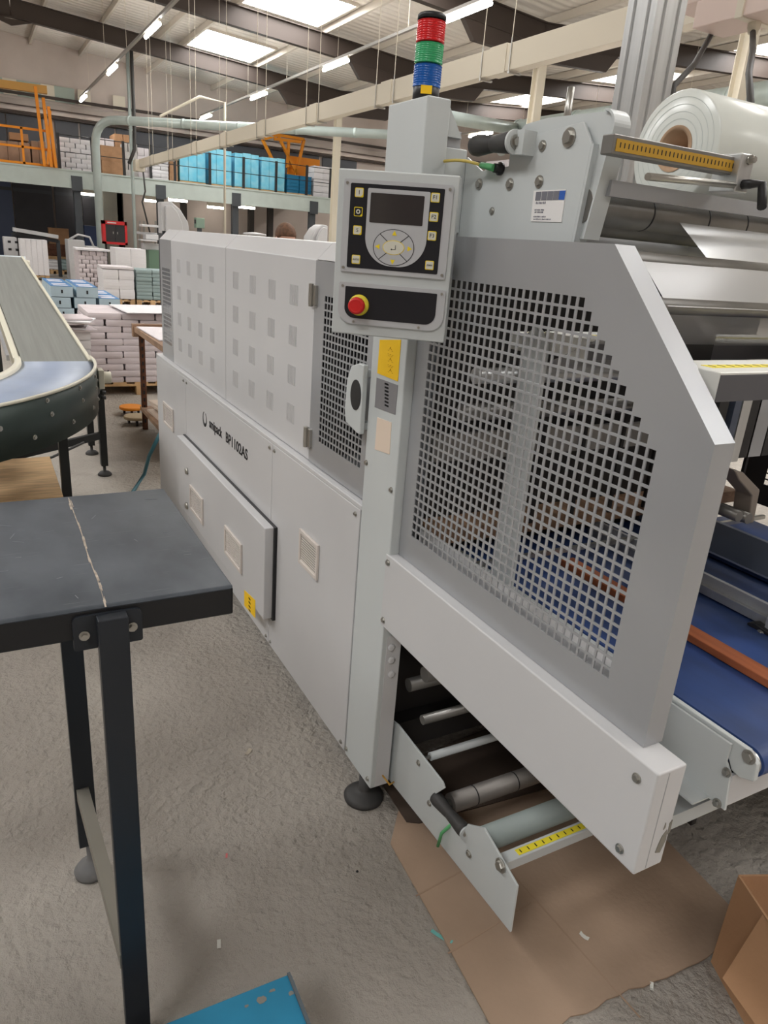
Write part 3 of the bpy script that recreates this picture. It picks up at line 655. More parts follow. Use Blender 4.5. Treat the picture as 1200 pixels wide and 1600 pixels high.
# inner pillar with rounded top seen through the guard
pt = on(858, 525, 'Y', 1.22); pbm = on(770, 900, 'Y', 1.22)
g = MB(); hw2 = .042; xx = (pt.x + pbm.x) / 2
g.prism([(1.19, .62), (1.27, .62), (1.27, pt.z - .01), (1.23, pt.z + .02), (1.19, pt.z - .01)], 'X', xx, xx + .012); g.box(xx, xx + .07, 1.262, 1.27, .62, pt.z - .01)
g.build('inner_pillar', WHITE2, mc, .002)
z = on(760, 590, 'Y', 1.3).z; MB().cyl((.96, 1.32, z), (2.3, 1.32, z), .018, 20).build('roller', ALU, mc)
z = on(760, 640, 'Y', 1.3).z; MB().cyl((.96, 1.36, z - .02), (2.3, 1.36, z - .02), .02, 20).build('roller', ROLLER, mc)
z = on(740, 445, 'Y', 1.3).z
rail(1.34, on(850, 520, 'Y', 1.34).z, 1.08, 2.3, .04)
# dark sealing frame and uprights
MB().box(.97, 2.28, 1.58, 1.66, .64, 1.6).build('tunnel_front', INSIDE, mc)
MB().box(.96, 2.3, 1.46, 1.475, 1.1, 1.17).build('sealing_bar', ROLLER, mc)
for i, (px, yy, ww, m) in enumerate(((1130, 1.0, .03, DK), (1152, 1.0, .022, mat('blue grey upright', (84, 92, 108), .4, .4)), (1166, 1.0, .03, ALU), (1180, 1.02, .035, DK), (1196, 1.02, .05, SILVER), (1225, 1.02, .08, DK))):
    x = on(px, 640, 'Y', yy).x; MB().box(x - ww / 2, x + ww / 2, yy, yy + .04, 1.2, 1.42).build('upright', m, mc)
MB().box(1.13, 1.165, .88, .915, .8, 1.36).build('upright', mat('olive grey upright', (104, 100, 90), .5, .3), mc)
g = MB()
for i in range(7):
    x = 1.3 + i * .15; g.box(x, x + .012, 1.45, 1.46, .9, 1.3)
g.build('curtain_strips', INSIDE, mc)
# opposite mesh guard, its backlit shade put into a dark colour
perforated('far_guard', [(1.55, .85), (.66, .85), (.66, 1.37), (.92, 1.63), (1.55, 1.63)], 1.46, .92, 33, 29, .0213, .0165, 2.34, .003, mat('backlit dark mesh', (52, 50, 50), .5, .3), mc, mask=lambda i, j: (i + j) <= 51)
# brown slatted thing inside: rubber fingers belt beyond the seal bar
MB().box(1.0, 2.25, 1.48, 1.575, .86, .90).build('seal_cushion', mat('brown seal pad', (150, 118, 92), .7, var=.3, vs=40, stretch=(1, .1, 1)), mc)
for i in range(1):
    MB().bar((1.02, 1.34 + i * .16, .86), (2.2, 1.34 + i * .16, .86), .012, .012).build('guide_rod', STEEL, mc)
# ---- lower film bracket
XL = .95
L = [on(x, y, 'X', XL) for x, y in ((612, 1125), (622, 1133), (691, 1222), (694, 1232), (681, 1240), (678, 1252), (724, 1300), (730, 1288), (756, 1294), (808, 1385), (797, 1457), (605, 1215))]
lo = MB().prism([(p.y, p.z) for p in L], 'X', XL, XL + .006).build('lower_bracket', WHITE2, mc, .0015, label='grey lower film bracket plate')
for px, py, r in ((783, 1352, .012), (733, 1334, .007), (671, 1255, .006), (654, 1192, .006)):
    p = on(px, py, 'X', XL); bolt(lo, (XL, p.y, p.z), (-1, 0, 0), r, r * .8)
pa = on(680, 1245, 'X', XL + .005); pb = on(727, 1300, 'X', XL + .005)
grip(lo, pa, pb, .019)
d = (pb - pa).normalized(); MB().lathe([(.018, 0), (.018, .005)], pb, d, 24).build('grip_flange', WHITE2, lo); bolt(lo, pb + d * .005, d, .007, .006)
p = on(703, 1290, 'X', XL); q = on(690, 1302, 'X', XL - .012); r_ = on(684, 1322, 'X', XL - .012)
MB().tube([p + V(.01, 0, .006), p, q, r_], .0045, 8).build('connector', MATS['green plug'], lo)
r1 = on(598, 1212, 'Y', 1.487); r2 = on(618, 1220, 'X', XL + .01)
MB().tube([r1 + V(0, .005, 0), V(r1.x + .008, r1.y - .03, r1.z - .012), r2], .0028, 8).build('earth_wire', mat('ochre wire', (196, 150, 66), .5), mc)
def lroller(px, py, x0, x1, r, z, m, rings=(), stub=None):
    y = on(px, py, 'Z', z).y; o = MB().cyl((x0, y, z), (x1, y, z), r, 24).build('film_roller', m, lo)
    for t in rings: MB().lathe([(r + .001, 0), (r + .001, .003)], (t, y, z), (1, 0, 0), 24).build('roller_ring', DARK, mc)
    if stub: MB().cyl((x0 - stub, y, z), (x0, y, z), r * .45, 12).build('roller_pin', STEEL, mc)
    return y
lroller(710, 1253, .995, 2.2, .027, .19, mat('dull steel roller', (132, 127, 122), .5, .5), (1.07, 1.21, 1.5), .03)
lroller(676, 1181, 1.0, 2.2, .012, .25, WHITE2, (), .035)
MB().cyl((.96, on(775, 1310, 'Z', .2).y + .01, .2), (2.2, on(775, 1310, 'Z', .2).y + .01, .2), .032, 24).build('film_roller', mat('pale green roller', (146, 156, 152), .5), lo)
y = on(803, 1345, 'Z', .2).y
s2 = MB().box(.985, 2.2, y - .016, y + .016, .195, .225).build('scale_bar', WHITE2, lo, .002)
MB().cyl((.955, y, .21), (.99, y, .21), .011, 14).build('bar_end', CREAM, s2) if False else MB().cyl((.955, y, .21), (.99, y, .21), .011, 14).build('bar_end', CREAM, lo)
MB().box(1.0 + .03, 1.6, y - .010, y + .008, .225, .226).build('ruler_tape', MATS['bright ruler yellow'], lo)
g = MB()
for i in range(22): x = 1.04 + i * .024; g.box(x, x + .003, y - .006, y + .004, .226, .2264)
g.build('ruler_marks', INK, lo, kind='stuff')
for px, py, z, r in ((640, 1070, .42, .02), (660, 1125, .36, .014), (640, 1060, .5, .022)):
    y = on(px, py, 'Z', z).y; MB().cyl((.98, y, z), (2.2, y, z), r, 20).build('film_roller', ROLLER, lo)
MB().box(1.7, 1.72, 1.0, 1.65, .06, .6).build('shade_baffle', INSIDE, mc)  # added to darken the space behind the film rollers
# lower frame under the conveyor
MB().box(1.0, 1.04, .66, 1.65, .56, .60).build('frame_rail', WHITE2, mc)
y = on(1100, 1262, 'Z', .58).y
MB().bar((.95, .70, .585), (2.2, .70, .585), .04, .035).build('frame_rail', WHITE2, mc)
MB().bar((.95, .82, .60), (2.2, .82, .60), .04, .035).build('frame_rail', WHITE2, mc)
# ---- infeed conveyor with blue belt
cv = thing('infeed_conveyor', 'infeed conveyor with blue belt and white side plate at the machine mouth', 'conveyor', (1.6, 1.0, .6))
ZC = .79
side = MB().prism([(.605, .668), (.615, .745), (.628, .762), (.628, .80), (1.55, .80), (1.55, .668)], 'X', 1.12, 1.126).build('side_plate', WHITE2, cv, .001)
MB().prism([(1.075, .668), (1.125, .668), (1.125, .672), (1.075, .672)], 'Y', .64, 1.5).build('side_lip', WHITE2, cv)
MB().prism([(.575, .755), (.60, .745), (.62, .748), (.63, .765), (1.55, .77), (1.55, .806), (.60, .806), (.578, .79)], 'X', 1.128, 1.14).build('belt_guide', WHITE2, cv, .002)
for px, py, r in ((1165, 1185, .009), (1135, 1207, .006), (1120, 1255, .006), (1033, 1123, .006)):
    p = on(px, py, 'X', 1.118); bolt(cv, (1.12 if r < .008 else 1.128, p.y, p.z), (-1, 0, 0), r, .008)
g = MB(); pr = []
for k in range(13):
    t = math.radians(90 + 180 * k / 12); pr.append((.602 + .030 * math.cos(t), .776 + .030 * math.sin(t)))
pr = [(1.56, .806)] + pr + [(1.56, .746)]
g.prism(pr, 'X', 1.145, 1.9); g.build('belt', BLUEB, cv, .001)
MB().cyl((1.141, .602, .776), (1.905, .602, .776), .024, 24).build('end_roller', STEEL, cv)
MB().box(1.126, 2.2, .612, .618, .668, .74).build('end_plate', WHITE, cv)
MB().box(1.9, 1.94, .6, 1.55, .70, .81).build('side_plate', WHITE2, cv)
MB().prism([(1.345, .808), (1.39, .808), (1.39, .826), (1.345, .826)], 'Y', .55, 1.35).build('wooden_strip', mat('red brown wood strip', (168, 96, 60), .55, var=.2, vs=9, stretch=(6, .6, 6)), cv, .002, label='red brown wooden guide strip')
gr_ = MB().box(1.60, 1.612, .55, 1.5, .815, .86).build('guide_rail', SILVER, cv, .001)
MB().box(1.585, 1.60, .55, 1.5, .812, .835).build('guide_rail', ALU, cv, .001)
MB().box(1.80, 1.815, .55, 1.5, .84, .93).build('guide_rail', mat('blue grey rail', (120, 128, 140), .4, .4), cv, .001)
MB().box(1.83, 1.9, .5, 1.5, .812, .822).build('belt', BLUEB, cv)
MB().box(1.95, 2.3, .3, 1.5, .78, .80).build('belt', BLUEB, cv)
p = on(1190, 985, 'X', 1.58); g = MB(); g.prism([(p.y - .05, p.z - .02), (p.y + .02, p.z - .015), (p.y + .03, p.z + .01), (p.y + .01, p.z + .02), (p.y - .05, p.z + .01)], 'X', 1.56, 1.585); fb = g.build('rail_clamp', DARK, cv, .004)
MB().box(1.57, 1.60, p.y - .06, p.y - .01, p.z, p.z + .2).build('clamp_post', SILVER, cv)
bolt(cv, (1.56, p.y - .01, p.z), (-1, 0, 0), .007, .006)
# small linkage at the sealing frame
q = on(1165, 745, 'Y', 1.05); g = MB()
g.prism([(q.x - .08, q.z + .03), (q.x - .04, q.z + .02), (q.x + .04, q.z - .03), (q.x + .05, q.z - .12), (q.x + .03, q.z - .12), (q.x + .015, q.z - .045), (q.x - .05, q.z - .0)], 'Y', 1.03, 1.08)
g.build('crank_arm', mat('brown grey casting', (150, 140, 130), .5, .3), mc, .004)
for dx, dz in ((-.03, -.09), (.01, -.1)): MB().cyl((q.x + dx, 1.02, q.z + dz), (q.x + dx, 1.10, q.z + dz), .014, 14).build('linkage_pin', ROLLER, mc)
# ================================================================ foreground things
# black work table
tb = thing('work_table', 'black steel work table with scratched top at the left', 'table', (-.2, 1.8, 0))
SCR = mat('scratched black tabletop', (86, 92, 99), .42, .2, var=.25, vs=8, stretch=(1, .6, 1), col2=(66, 72, 79))
nt = SCR.node_tree; b = nt.nodes['Principled BSDF']; tc = nt.nodes.new('ShaderNodeTexCoord')
mp = nt.nodes.new('ShaderNodeMapping'); mp.inputs['Scale'].default_value = (3, 60, 1); mp.inputs['Rotation'].default_value = (0, 0, .35)
ns = nt.nodes.new('ShaderNodeTexNoise'); ns.inputs['Scale'].default_value = 4; ns.inputs['Detail'].default_value = 8
rp = nt.nodes.new('ShaderNodeValToRGB'); rp.color_ramp.elements[0].position = .66; rp.color_ramp.elements[1].position = .74
mx = nt.nodes.new('ShaderNodeMix'); mx.data_type = 'RGBA'; mx.inputs[7].default_value = (*lin((150, 154, 158)), 1)
old = b.inputs['Base Color'].links[0].from_socket
nt.links.new(tc.outputs['Object'], mp.inputs[0]); nt.links.new(mp.outputs[0], ns.inputs['Vector']); nt.links.new(ns.outputs[0], rp.inputs[0])
ml = nt.nodes.new('ShaderNodeMath'); ml.operation = 'MULTIPLY'; ml.inputs[1].default_value = .35
nt.links.new(rp.outputs[0], ml.inputs[0]); nt.links.new(ml.outputs[0], mx.inputs[0]); nt.links.new(old, mx.inputs[6]); nt.links.new(mx.outputs[2], b.inputs['Base Color'])
TX, TY0, TY1, TZ = .340, 1.10, 1.643, 1.03
BLK2 = mat('black apron', (22, 23, 26), .45)
g = MB(); g.box(-.75, TX, TY0, TY1, TZ - .01, TZ)
top_ = g.build('tabletop', SCR, tb, .006, 3)
g = MB(); g.box(-.75, TX, TY0, TY0 + .006, TZ - .056, TZ - .005).box(-.75, TX, TY1 - .006, TY1, TZ - .056, TZ - .005).box(TX - .006, TX, TY0, TY1, TZ - .056, TZ - .005)
g.build('apron', BLK2, tb, .003)
random.seed(3)
pts = [on(x, y, 'Z', TZ) for x, y in ((107, 778), (118, 808), (128, 835), (135, 860), (144, 885), (153, 908), (160, 930), (165, 948))]
g = MB()
for i in range(len(pts) - 1):
    p, q = pts[i], pts[i + 1]; w0 = .0022 if i < 5 else .0012
    for s in range(3):
        t0 = random.uniform(0, .5); t1 = t0 + random.uniform(.3, .6); o = V(random.uniform(-.0025, .0025), 0, .0003); g.bar(p.lerp(q, t0) + o, p.lerp(q, t1) + o * 1.2, random.uniform(.0008, .0028), .0007)
    g.bar(p + V(0, 0, .0003), q + V(0, 0, .0003), w0 * .8, .0006)
g.build('seam_scrape', mat('scraped pale seam', (172, 160, 146), .7, var=.35, vs=60), top_, label='pale worn seam across the top')
g = MB()
for _ in range(26):
    x = random.uniform(-.2, TX - .03); y = random.uniform(TY0 + .03, TY1 - .03); a_ = random.uniform(-.5, .5) + (1.57 if random.random() < .2 else 0); l = random.uniform(.006, .03)
    g.bar((x, y, TZ + .0003), (x + l * math.cos(a_), y + l * math.sin(a_), TZ + .0003), .0012, .0004)
g.build('scratches', mat('scratch grey', (128, 132, 136), .6), top_, kind='stuff')
# near leg: bent flat plate bracket and square tube
pa = on(150, 970, 'Y', TY0 - .008); pb = on(198, 970, 'Y', TY0 - .008); xl0, xl1 = pa.x, pb.x
bl = on(113, 980, 'Y', TY0 - .006); br = on(222, 962, 'Y', TY0 - .006)
g = MB(); g.prism(rrect(bl.x, br.x, on(113, 1015, 'Y', TY0 - .006).z - .005, TZ - .012, (.004, .004, .01, .01), 5), 'Y', TY0 - .006, TY0)
g.build('leg_bracket', BLKSTEEL, tb, .001)
for px, py in ((132, 994), (207, 980)):
    p = on(px, py, 'Y', TY0 - .008); bolt(tb, (p.x, TY0 - .006, p.z), (0, -1, 0), .0055, .008)
MB().box(xl0, xl1, TY0 - .03, TY0 - .006, .06, TZ - .012).build('leg', BLKSTEEL, tb, .002)
MB().lathe([(.04, 0), (.04, .01), (.03, .03), (.012, .045), (.008, .06), (.008, .10)], ((xl0 + xl1) / 2, TY0 - .02, 0), (0, 0, 1), 20).build('foot', RUBBER, tb)
f = on(143, 1362, 'Z', 0); LX, LY = f.x, TY0 + .17
f = V(f.x, f.y, 0)
MB().box(f.x - .024, f.x + .022, f.y - .015, f.y + .015, .10, TZ - .012).build('leg', BLKSTEEL, tb, .002)
MB().lathe([(.04, 0), (.042, .012), (.03, .03), (.012, .042), (.008, .05), (.008, .10)], f, (0, 0, 1), 24).build('foot', mat('grey rubber foot', (112, 112, 112), .6), tb)
MB().bar(V(xl0 + .012, TY0 - .02, .27), V(f.x - .006, f.y, .27), .028, .035).build('stretcher', mat('worn steel bar', (150, 146, 136), .45, .4), tb)
for yy in (TY0 + .02, TY1 - .05): MB().box(-.7, -.65, yy, yy + .04, 0, TZ - .012).build('leg', BLKSTEEL, tb)
# blue painted steel step
bx = thing('step_platform', 'chipped bright blue painted step at the bottom edge', 'step', (.2, .8, 0))
BLU = mat('bright blue paint', (44, 140, 180), .5, var=.12, vs=5)
c0 = on(455, 1520, 'Z', .2); c1 = on(487, 1600, 'Z', .2); c2 = on(255, 1600, 'Z', .2)
u = (c2 - c0).normalized(); v = V(-u.y, u.x, 0); v = v if v.y < 0 else -v
Q = [c0, c0 + u * .5, c0 + u * .5 + v * .3, c0 + v * .3]
MB().prism([(q.x, q.y) for q in Q], 'Z', .17, .2).build('tread', BLU, bx, .004)
ed_ = MB(); ed_.bar(c0 + V(0, 0, .002) - u * -.006, c0 + v * .3 + V(0, 0, .002) + u * .006, .006, .006); ed_.build('edge_strip', mat('worn edge grey', (96, 104, 110), .6), bx)
for q in Q: MB().box(*(lambda w_: (w_.x - .012, w_.x + .012, w_.y - .012, w_.y + .012))(q * .92 + (Q[0] + Q[2]) / 2 * .08), 0, .17).build('leg', BLU, bx)
for px, py, r in ((408, 1562, .012), (425, 1548, .007), (455, 1552, .009), (385, 1572, .005)):
    p = on(px, py, 'Z', .2003); n = 9
    MB().prism([(p.x + r * random.uniform(.5, 1.1) * math.cos(6.28 * k / n), p.y + r * random.uniform(.3, .8) * math.sin(6.28 * k / n)) for k in range(n)], 'Z', .2, .2005).build('paint_chip', mat('exposed metal chip', (140, 138, 132), .6, .2), bx)
# cardboard sheets on the floor
CARD2 = mat('dusty flattened cardboard', (166, 142, 121), .88, var=.18, vs=2.5, bump=.12, bs=70)
P = [on(610, 1320, 'Z', 0), on(690, 1463, 'Z', 0), on(765, 1602, 'Z', 0)] 
e0 = on(872, 1600, 'Z', 0); e1 = on(1182, 1463, 'Z', 0)
P += [P[-1] + V(.01, -.05, 0)]
torn = []
for k in range(19):
    p = e0.lerp(e1, k / 18); d_ = V(.35, -.93, 0) * random.uniform(-.008, .008); torn.append(p + d_)
P += torn + [on(1050, 1315, 'Z', 0) + V(.02, .35, 0), V(1.0, 1.5, 0)]
cs = tag(MB().prism([(p.x, p.y) for p in P], 'Z', .002, .006).build('cardboard_sheet', CARD2), 'flattened brown cardboard sheet with torn edge under the machine mouth', 'cardboard')
for a_, b_ in (((650, 1400), (760, 1340)), ((700, 1490), (830, 1410)), ((770, 1330), (1000, 1590))):
    p = on(*a_, 'Z', .006); q = on(*b_, 'Z', .006); MB().bar(p + V(0, 0, .0004), q + V(0, 0, .0004), .004, .001).build('fold_crease', mat('cardboard crease', (158, 134, 113), .9), cs)
g = MB(); p = on(1170, 1456, 'Z', 0)
for k in range(9): g.bar(p + V(random.uniform(-.02, .02), random.uniform(-.02, .02), .006), p + V(random.uniform(-.03, .03), random.uniform(-.03, .03), .018), .006, .003)
g.build('torn_flap', CARD, cs)
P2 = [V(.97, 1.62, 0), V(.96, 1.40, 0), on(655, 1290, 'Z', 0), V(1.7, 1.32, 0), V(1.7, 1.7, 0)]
tag(MB().prism([(p.x, p.y) for p in P2], 'Z', .007, .010).build('cardboard_sheet', mat('shade dark cardboard', (88, 74, 64), .85, var=.2, vs=4)), 'shade-darkened cardboard sheet deep beneath the lower rollers', 'cardboard')  # colour darkened to imitate the shade under the machine
# brown carton on the right
A = on(1155, 1368, 'Z', .28); B = on(1240, 1320, 'Z', .28); C_ = on(1200, 1436, 'Z', .28)
bxx = thing('carton', 'open brown cardboard carton at the lower right edge', 'carton', (1.7, .4, 0))
d1 = (C_ - A).normalized(); d1 = V(d1.x, d1.y, 0).normalized(); d2 = V(-d1.y, d1.x, 0); d2 = d2 if d2.x > 0 else -d2
A = on(1155, 1368, 'Z', .28)
def wallq(p, q, z0, z1, nm): 
    return MB().bar(V(p.x, p.y, (z0 + z1) / 2), V(q.x, q.y, (z0 + z1) / 2), .005, z1 - z0).build(nm, CARD, bxx)
A0 = V(A.x, A.y, 0)
wallq(A0, A0 + d1 * .3, 0, .28, 'carton_wall'); wallq(A0, A0 + d2 * .35, 0, .28, 'carton_wall'); wallq(A0 + d1 * .3, A0 + d1 * .3 + d2 * .35, 0, .28, 'carton_wall'); wallq(A0 + d2 * .35, A0 + d2 * .35 + d1 * .3, 0, .28, 'carton_wall')
fa_ = on(1200, 1470, 'Z', .28); fb = on(1160, 1600, 'Z', .2)
MB().add([A0 + d1 * .10 + V(0, 0, .28), A0 + d1 * .32 + V(0, 0, .28), A0 + d1 * .34 - d2 * .07 + V(0, 0, .16), A0 + d1 * .16 - d2 * .10 + V(0, 0, .16)], [(0, 1, 2, 3)]).build('carton_flap', CARD, bxx)
# litter
LIT = mat('pale litter', (214, 214, 206), .6)
for i, (px, py, nm, lb, m, s) in enumerate(((912, 1467, 'paper_scrap', 'small white curled paper scrap on the cardboard sheet', LIT, .012), (1018, 1543, 'paper_scrap', 'small white paper chip beside the torn cardboard edge', LIT, .009),
        (690, 1465, 'plastic_strip', 'turquoise plastic strip beside the left cardboard edge', mat('turquoise plastic', (110, 176, 172), .4), .03), (354, 1339, 'paper_scrap', 'tiny pink scrap on the concrete beside the table', mat('pink scrap', (214, 120, 120), .6), .006),
        (342, 1477, 'paper_scrap', 'small grey paper scrap on the concrete above the blue step', LIT, .01), (388, 1176, 'wood_splinter', 'thin pale splinter on the concrete near the cabinet', mat('splinter', (176, 166, 150), .8), .014), (558, 1363, 'pebble', 'small dark crumb on the concrete below the machine foot', DARK, .004))):
    p = on(px, py, 'Z', 0); zz0 = .007 if i == 0 else .0005
    a_ = (2.0, .8, -1.08, 1.2, 1.3, .7, 0)[i]
    u = V(math.cos(a_), math.sin(a_), 0); w_ = V(-u.y, u.x, 0)
    g = MB(); k = .45 if i != 2 else .16
    rows = [(-1, .002), (-.3, .0), (.4, .0015), (1, .006)]
    if i == 6: g.lathe([(.001, 0), (.004, .002), (.003, .005), (.001, .006)], p + V(0, 0, zz0), (0, 0, 1), 7)
    else:
        vs = [p + u * s * t + w_ * s * k * sd + V(0, 0, zz0 + h) for t, h in rows for sd in (-1, 1)] + [p + u * s * t + w_ * s * k * sd + V(0, 0, zz0 + h + .0008) for t, h in rows for sd in (-1, 1)]
        g.add(vs, [(0, 1, 3, 2), (2, 3, 5, 4), (4, 5, 7, 6), (8, 9, 11, 10), (10, 11, 13, 12), (12, 13, 15, 14), (0, 2, 10, 8), (1, 3, 11, 9), (2, 4, 12, 10), (3, 5, 13, 11), (4, 6, 14, 12), (5, 7, 15, 13), (0, 1, 9, 8), (6, 7, 15, 14)])
    tag(g.build(nm, m), lb, 'litter')
# teal hose
hp = [on(x, y, 'Z', .02) for x, y in ((195, 790), (210, 765), (226, 752))]
tag(MB().tube([hp[0], hp[0].lerp(hp[1], .5), hp[1], hp[2] + V(0, 0, .05), on(238, 720, 'X', .85) + V(0, .1, 0), V(.87, 4.43, .35), V(.93, 4.45, .45)], .012, 10).build('air_hose', mat('teal hose', (64, 116, 128), .45)), 'teal air hose hanging down to the floor behind the cabinet', 'hose')
# ================================================================ curve conveyor on the left
cc = thing('curve_conveyor', 'dark green curved belt conveyor feeding a grey inclined belt', 'conveyor', (-.3, 4.5, 0))
CX, CY, RO, RI, ZB_ = -1.0, 4.6, 1.57, 1.18, .83
def arc(r, a0, a1, n=40): return [(CX + r * math.cos(math.radians(a0 + (a1 - a0) * k / n)), CY + r * math.sin(math.radians(a0 + (a1 - a0) * k / n))) for k in range(n + 1)]
GREEN = mat('dark green steel', (58, 70, 66), .42, .35, var=.15, vs=4)
IVORY = mat('ivory steel', (218, 214, 196), .45)
def ring(r0, r1, z0, z1, nm, m, a0=-80, a1=4, sm=True):
    g = MB(); A_ = arc(r0, a0, a1); B_ = arc(r1, a0, a1); n = len(A_)
    vs = [(*p, z) for z in (z0, z1) for L_ in (A_, B_) for p in L_]
    fs = []
    for i in range(n - 1):
        fs += [(i, i + 1, n + i + 1, n + i), (2 * n + i, 3 * n + i, 3 * n + i + 1, 2 * n + i + 1), (i, 2 * n + i, 2 * n + i + 1, i + 1), (n + i, n + i + 1, 3 * n + i + 1, 3 * n + i)]
    fs += [(0, n, 3 * n, 2 * n), (n - 1, 3 * n - 1, 4 * n - 1, 2 * n - 1)]
    g.add(vs, fs, True); return g.build(nm, m, cc)
ring(RO - .004, RO, .60, ZB_ + .012, 'outer_skirt', GREEN); ring(RO - .012, RO + .004, ZB_ + .008, ZB_ + .02, 'outer_trim', IVORY)
ring(RI, RO - .012, ZB_ - .01, ZB_, 'curved_belt', mat('blue grey curved belt', (158, 172, 196), .4, var=.08, vs=5))
ring(RI - .03, RI + .004, ZB_ - .12, ZB_ + .02, 'inner_trim', IVORY)
for ang in (-62, -50, -38, -26, -14, -6):
    for dz, da in ((.02, 0), (-.05, 1), (-.13, -4)):
        t = math.radians(ang + da); d_ = V(math.cos(t), math.sin(t), 0); bolt(cc, V(CX, CY, ZB_ + dz - .035) + d_ * RO, d_, .008, .008)
# inclined belt
a = on(37, 571, 'Z', ZB_); b = on(143, 571, 'Z', ZB_); far = on(33, 402, 'Y', 8.6); wv_ = b.x - a.x
yb0 = 4.62
GB = mat('grey ribbed belt', (128, 130, 126), .55, var=.14, vs=3, stretch=(14, .3, 1))
fx = far.x
q = [(fx - wv_, 8.6, far.z), (fx, 8.6, far.z), (b.x, yb0, ZB_), (a.x, yb0, ZB_)]
g = MB(); g.add(q + [(x, y, z - .02) for x, y, z in q], [(0, 1, 2, 3), (7, 6, 5, 4), (0, 4, 5, 1), (1, 5, 6, 2), (2, 6, 7, 3), (3, 7, 4, 0)]); g.build('inclined_belt', GB, cc)
MB().bar((fx + .01, 8.6, far.z - .03), (b.x + .012, yb0, ZB_ - .03), .02, .08).build('side_rail', IVORY, cc)
MB().bar((fx - wv_ - .03, 8.6, far.z - .02), (a.x - .03, yb0, ZB_ - .02), .03, .08).build('side_rail', IVORY, cc)
MB().bar((fx - wv_ - .07, 8.6, far.z + .02), (a.x - .07, yb0, ZB_ + .02), .015, .03).build('side_rail', SILVER, cc)
MB().cyl((fx - wv_ - .04, 8.62, far.z - .03), (fx + .04, 8.62, far.z - .03), .04, 20).build('end_roller', mat('pale blue roller', (190, 200, 206), .4), cc)
MB().cyl((fx - .02, 8.5, far.z - .06), (fx + .07, 8.5, far.z - .06), .04, 16).build('roller_motor', IVORY, cc)
m_ = on(158, 590, 'Y', 4.55)
g = MB(); g.box(m_.x - .02, m_.x + .012, 4.50, 4.60, m_.z - .06, m_.z + .05); g.cyl((m_.x, 4.55, m_.z), (m_.x + .055, 4.55, m_.z), .035, 20); g.build('motor', IVORY, cc, .003)
g = MB()
for dz in (-.09, -.12): g.cyl((m_.x - .01, 4.55, m_.z + dz), (m_.x + .02, 4.55, m_.z + dz), .012, 10)
g.build('cable_gland', RUBBER, cc)
LG = mat('black leg steel', (44, 46, 46), .5, .2)
f1 = on(164, 742, 'Z', 0)
def cleg(x, y, zt, foot=True):
    MB().box(x - .022, x + .022, y - .03, y + .03, .07, zt).build('leg', LG, cc, .002)
    MB().lathe([(.045, 0), (.045, .01), (.03, .025), (.01, .03), (.01, .075)], (x, y, 0), (0, 0, 1), 20).build('foot', RUBBER, cc)
cleg(f1.x, f1.y, .62); f2 = on(152, 716, 'Z', 0); cleg(f2.x - .02, f2.y + .12, .62)
l3 = on(90, 680, 'Y', 3.9); cleg(l3.x + .02, 3.88, .68); cleg(-.05, 4.5, .62); cleg(fx - .3, 8.3, far.z - .1); cleg(fx - .02, 8.3, far.z - .1)
MB().bar((f1.x, f1.y, .28), (-.05, 4.5, .28), .03, .045).build('cross_bar', LG, cc)
MB().bar((f1.x, f1.y, .60), (l3.x, 3.9, .60), .03, .045).build('cross_bar', LG, cc)
MB().bar((f2.x - .02, f2.y + .12, .55), (0, f2.y + .1, .55), .03, .045).build('cross_bar', LG, cc)
g = MB(); g.lathe([(.015, 0), (.015, .02)], (l3.x - .02, 3.86, .665), (-1, -.3, 0), 14); g.build('leg_pivot', STEEL, cc)
MB().tube([(-.1, 4.2, .35), (.1, 4.4, .26), (.3, 4.6, .26), (.5, 4.75, .3)], .008, 8).build('cable', CABLE, cc)
MB().prism([(-.4, 3.9), (-.2, 3.9), (-.1, 4.5), (-.4, 4.5)], 'Z', .76, .79).build('inner_plate', GREEN, cc)
# ================================================================ pallets and stacks
def pallet(x0, x1, y0, y1, z, label, h=.13, n=5, m=WOOD, group='wooden pallets on the floor'):
    t = thing('wooden_pallet', label, 'pallet', ((x0 + x1) / 2, (y0 + y1) / 2, z), group)
    w_ = (x1 - x0); bwid = w_ / (n + .6 * (n - 1)) 
    for k in range(n):
        a = x0 + k * (w_ - bwid) / (n - 1); MB().box(a, a + bwid, y0, y1, z + h - .02, z + h).build('plank', m, t)
    for k in range(3):
        yk = y0 + k * (y1 - y0 - .08) / 2
        MB().box(x0, x1, yk, yk + .08, z + h - .04, z + h - .02).build('stringer', m, t)
        for xk in (x0, (x0 + x1) / 2 - .05, x1 - .1): MB().box(xk, xk + .1, yk, yk + .08, z + .015, z + h - .04).build('block', m, t)
    for xk in (x0, (x0 + x1) / 2 - .05, x1 - .1): MB().box(xk, xk + .1, y0, y1, z, z + .015).build('plank', m, t)
    return t
proto = {}
